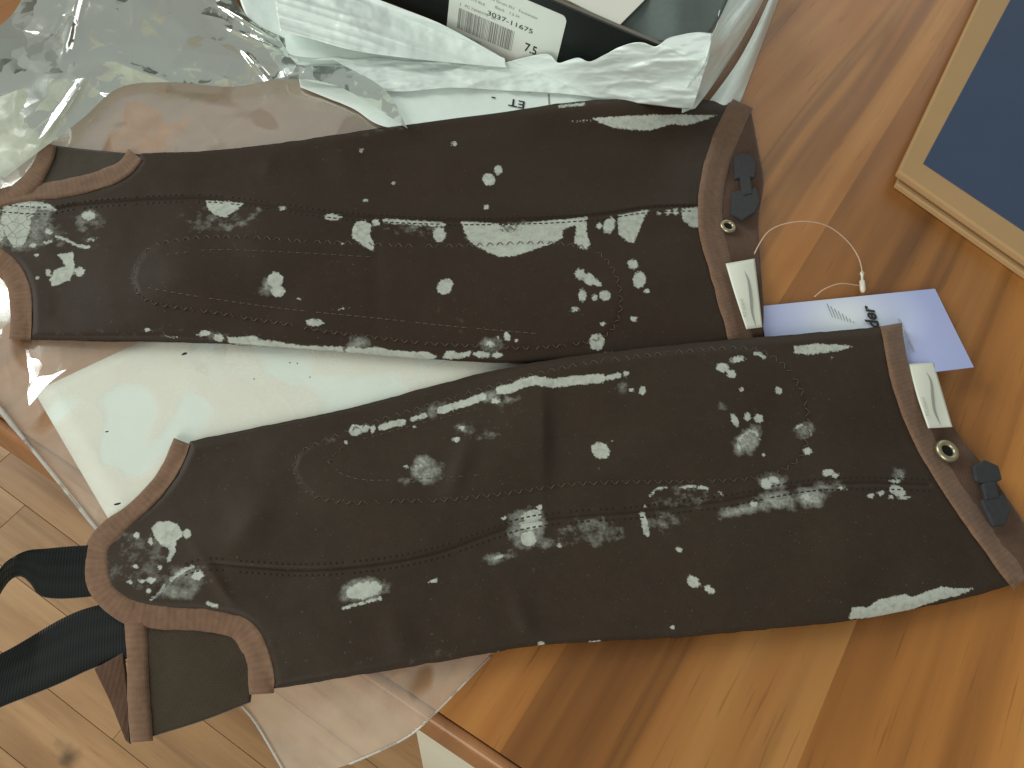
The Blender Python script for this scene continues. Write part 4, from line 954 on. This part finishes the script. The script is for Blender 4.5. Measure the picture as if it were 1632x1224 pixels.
r1 = [(452, 112, .010), (560, 112, .018), (700, 118, .030), (800, 120, .042), (900, 116, .052), (1000, 104, .085), (1070, 96, .106), (1130, 90, .108)]
r2 = [(453, 115, .008), (560, 128, .014), (700, 134, .020), (800, 136, .026), (900, 134, .030), (1000, 126, .055), (1070, 122, .075), (1122, 116, .085)]
r3 = [(456, 118, .004), (500, 131, .006), (560, 140, .008), (640, 146, .010), (720, 140, .012), (800, 144, .014), (900, 150, .016), (1000, 162, .030), (1104, 174, .040)]
o = mpatch('front_band', [r0, r1, r2, r3], 260, 60, ff, 1, 0.010)
def zc(x, y): return float(min(max(zwall(np.array(float(x)), np.array(float(y)), 0.010), 0.012), ZR+0.008))/0.6
r4 = [(1135, 54, zc(1135, 54)), (1142, 40, .102), (1146, 18, .102), (1160, -20, .102), (1175, -60, .100)]
r5 = [(1122, 100, zc(1122, 100)), (1150, 70, .085), (1180, 30, .082), (1205, -10, .080), (1222, -50, .080)]
r6 = [(1092, 146, zc(1092, 146)), (1126, 122, .062), (1166, 80, .060), (1196, 34, .060), (1228, -25, .060)]
r7 = [(1085, 196, .004), (1116, 162, .030), (1158, 102, .030), (1188, 52, .030), (1216, -10, .030)]
s0 = [(1098, 198, .006), (1128, 164, .014), (1172, 104, .024), (1203, 48, .026), (1234, -20, .026)]
s1 = [(1138, 192, .014), (1156, 160, .018), (1192, 100, .022), (1217, 40, .024), (1240, -20, .024)]
s2 = [(1160, 198, .004), (1178, 166, .004), (1206, 92, .004), (1227, 35, .004), (1246, -15, .004)]
def fs(x, y):
    a = (x-1150)+(y-80)*0.75
    return 0.0042*(ridge(a/30, y/160, 91, 3)-0.6)+0.0012*(fbm(x/25, y/25, 93, 3)-0.5)
o = mpatch('side_panel', [r4, r5, r6, r7], 120, 90, fs, 2)
o = mpatch('side_panel', [s0, s1, s2], 90, 50, lambda x, y: 0.35*fs(x, y), 2)
f0 = [(436, -54, 0), (500, -36, 0), (564, -15, 0), (640, 13, 0), (711, 42, 0), (805, 94, 0)]
f1 = [(438, -10, 0), (500, 12, 0), (564, 30, 0), (640, 52, 0), (720, 76, 0), (806, 103, 0)]
f2 = [(442, 22, 0), (495, 38, 0), (564, 56, 0), (650, 74, 0), (730, 90, 0), (807, 105, 0)]
f3 = [(447, 51, 0), (488, 60, 0), (565, 81, 0), (660, 94, 0), (740, 102, 0), (808, 108, 0)]
def fl(x, y):
    a = (y-40)-(x-500)*0.34
    return 0.0036*(ridge(x/420, a/30+x/700, 97, 2)-0.6)*2.6+0.0004*(fbm(x/30, y/30, 98, 2)-0.5)
o = mpatch('flap', [f0, f1, f2, f3], 200, 60, fl, 3, 0.016, 0.012)
b0_ = [(370, -40, .010), (440, 20, .010), (470, 90, .006), (480, 135, .003), (560, 165, .002)]
def fb(x, y): return 0.0012*fbm(x/60, y/30, 101, 3)*sstep(740, 660, x)+0.003*ridge(x/120+y/60, y/40, 103, 2)*sstep(640, 520, x)
g0 = [(470, 95, .006), (600, 118, .008), (760, 124, .0103), (900, 130, .0103), (1040, 140, .0103)]
g1 = [(478, 135, .004), (560, 160, .006), (700, 172, .009), (860, 176, .0103), (1040, 178, .0103)]
g2 = [(480, 138, .003), (560, 172, .004), (626, 205, .006), (800, 215, .0103), (1040, 205, .0103)]
o = mpatch('printed_base', [g0, g1, g2], 160, 60, fb, 4); pb = o
def up_text(s, p0, p1, size, mat='black_print'):
    a = at(p0[0], p0[1], 0.0066); b = at(p1[0], p1[1], 0.0066); x = b-a; y = np.cross([0, 0, 1], x)
    return lettering('lettering', s, a, x, y, size, M[mat], pb, 0.012, 0.0004)
up_text('ET   -', (838, 163), (770, 149), 0.0105+0*00.0066)
up_text('oo n i -', (850, 141), (775, 127), 0.0105)
V, Fc = box_pts(at(873, 150, 0.0066), at(876, 150, 0.0066)-at(873, 150, 0.0066), at(874, 170, 0.0066)-at(873, 150, 0.0066), [0, 0, 0.0002]); o = mesh('printed_line', V, Fc, M['grey_print'], pb, False); fixn(o)
# flat tail of the mailer to the left of the box
g0 = [(372, -60, .010), (450, -60, .010), (520, -48, .010)]
g1 = [(384, 5, .010), (500, 28, .010), (655, 58, .010)]
g2 = [(410, 55, .009), (540, 90, .009), (720, 110, .010)]
g3 = [(448, 114, .006), (560, 124, .008), (740, 132, .0103)]
o = mpatch('tail', [g0, g1, g2, g3], 60, 60, lambda x, y: 0.002*fbm(x/40, y/40, 105, 3), 5)

# ------------------------------------------------------------------ hang tag with its string
tg = empty('hang_tag', at(1380, 530), 'pale lavender card tag with black lettering between the two half chaps', 'hang tag')
def z_tag(x, y): return 0.0040+0.0075*sstep(1300, 1540, x)*sstep(470, 590, y)+0.0015*sstep(1400, 1500, x)
G = coons([(1212, 488), (1350, 474), (1490, 460)], [(1232, 640), (1390, 606), (1552, 585)], [(1212, 488), (1222, 560), (1232, 640)], [(1490, 460), (1521, 523), (1552, 585)], 30, 20)
Vt = at(G[..., 0], G[..., 1], z_tag(G[..., 0], G[..., 1]))
uvt = np.stack(np.meshgrid(np.linspace(0, 1, 30), np.linspace(1, 0, 20), indexing='ij'), -1).reshape(-1, 2)
card = mesh('card', Vt, grid_faces(30, 20), M['tag_card'], tg, False, uv=uvt); md = card.modifiers.new('thick', 'SOLIDIFY'); md.thickness = 0.0005
if card.data.polygons[50].normal.z < 0: card.data.flip_normals()
md.offset = -1
def tag_text(s, p0, p1, size, bold, sq=1.0, mat='black_print'):
    a = at(p0[0], p0[1], float(z_tag(np.array(p0[0]), np.array(p0[1])))+0.0006); b = at(p1[0], p1[1], float(z_tag(np.array(p1[0]), np.array(p1[1])))+0.0006)
    x = b-a; y = np.cross([0, 0, 1], x)
    return lettering('lettering', s, a, x, y, size, M[mat], card, bold, 0.0003, sq)
tag_text('der', (1402, 524), (1389, 483), 0.0122, 0.03, 1.0)
tag_text('www.rider.com', (1458, 561), (1427, 492), 0.0042, 0.005, 1.0, 'grey_print')
V, Fc = [], []
for i in range(8):
    t = i/7; p = np.array([1318+42*t, 484+28*t]); q = p+np.array([9-8*t, 22-19*t])
    if i == 7: q = p+np.array([2, 3])
    a = at(p[0], p[1], 0.0048); b = at(q[0], q[1], 0.0048); wv = np.cross(b-a, [0, 0, 1]); wv = wv/np.linalg.norm(wv)*0.00019; k = len(V)
    V += [a-wv, a+wv, b+wv*0.6, b-wv*0.6]; Fc.append([k, k+1, k+2, k+3])
o = mesh('printed_stripes', V, Fc, M['black_print'], card, False)
loop = [(1202, 405, .008), (1212, 386, .012), (1226, 368, .016), (1250, 357, .019), (1285, 353, .020), (1320, 361, .018), (1350, 384, .014), (1368, 410, .009), (1375, 436, .005)]
C = spl(loop, 60); tube('string_loop', at(C[:, 0], C[:, 1], C[:, 2]), 0.00042, M['nylon'], tg, 6)
loop = [(1298, 473, .004), (1315, 460, .007), (1340, 452, .008), (1368, 455, .004)]
C = spl(loop, 24); tube('string_loop', at(C[:, 0], C[:, 1], C[:, 2]), 0.0004, M['nylon'], tg, 6)
pts = np.array([at(1374, 432, .004), at(1374, 436, .004), at(1374, 440, .004), at(1374, 446, .0035), at(1374, 449, .0035), at(1375, 462, .0035), at(1375, 466, .0035)])
tube('string_clip', pts, np.array([0.0006, 0.0015, 0.0008, 0.0008, 0.0018, 0.0018, 0.0009]), M['nylon_clip'], tg, 10)

# ------------------------------------------------------------------ kraft board with the navy panel, right
bd = empty('cork_board', at(1600, 200), 'kraft cardboard tray with a navy blue panel at the right edge', 'board')
bd.name = 'cardboard_tray'
ZB = 0.012
bc = at(1432, 272, ZB); bx = at(1621, 404, ZB)-bc; bx /= np.linalg.norm(bx); by = at(1562, -4, ZB)-bc; by /= np.linalg.norm(by)
def bplate(name, o, X, Y, w, h, z0, z1, mat, bev):
    P = [o, o+X*w, o+X*w+Y*h, o+Y*h]; V = [np.array([p[0], p[1], z]) for z in (z0, z1) for p in P]
    ob = mesh(name, V, [[3, 2, 1, 0], [4, 5, 6, 7]]+[[i, (i+1) % 4, 4+(i+1) % 4, 4+i] for i in range(4)], mat, bd, False); fixn(ob); bevel(ob, bev, 3); return ob
bplate('cover', bc, bx, by, 0.30, 0.36, 0.0062, ZB, M['kraft'], 0.0016)
bplate('base', bc+bx*0.004-by*0.002, bx, by, 0.30, 0.36, 0.0002, 0.0045, M['kraft'], 0.001)
ic = at(1471, 261, ZB); ix = at(1632, 369, ZB)-ic; ix /= np.linalg.norm(ix); iy = at(1610, 0, ZB)-ic; iy /= np.linalg.norm(iy)
bplate('navy_panel', ic, ix, iy, 0.24, 0.30, ZB-0.001, ZB+0.0006, M['blue_cloth'], 0.0003)
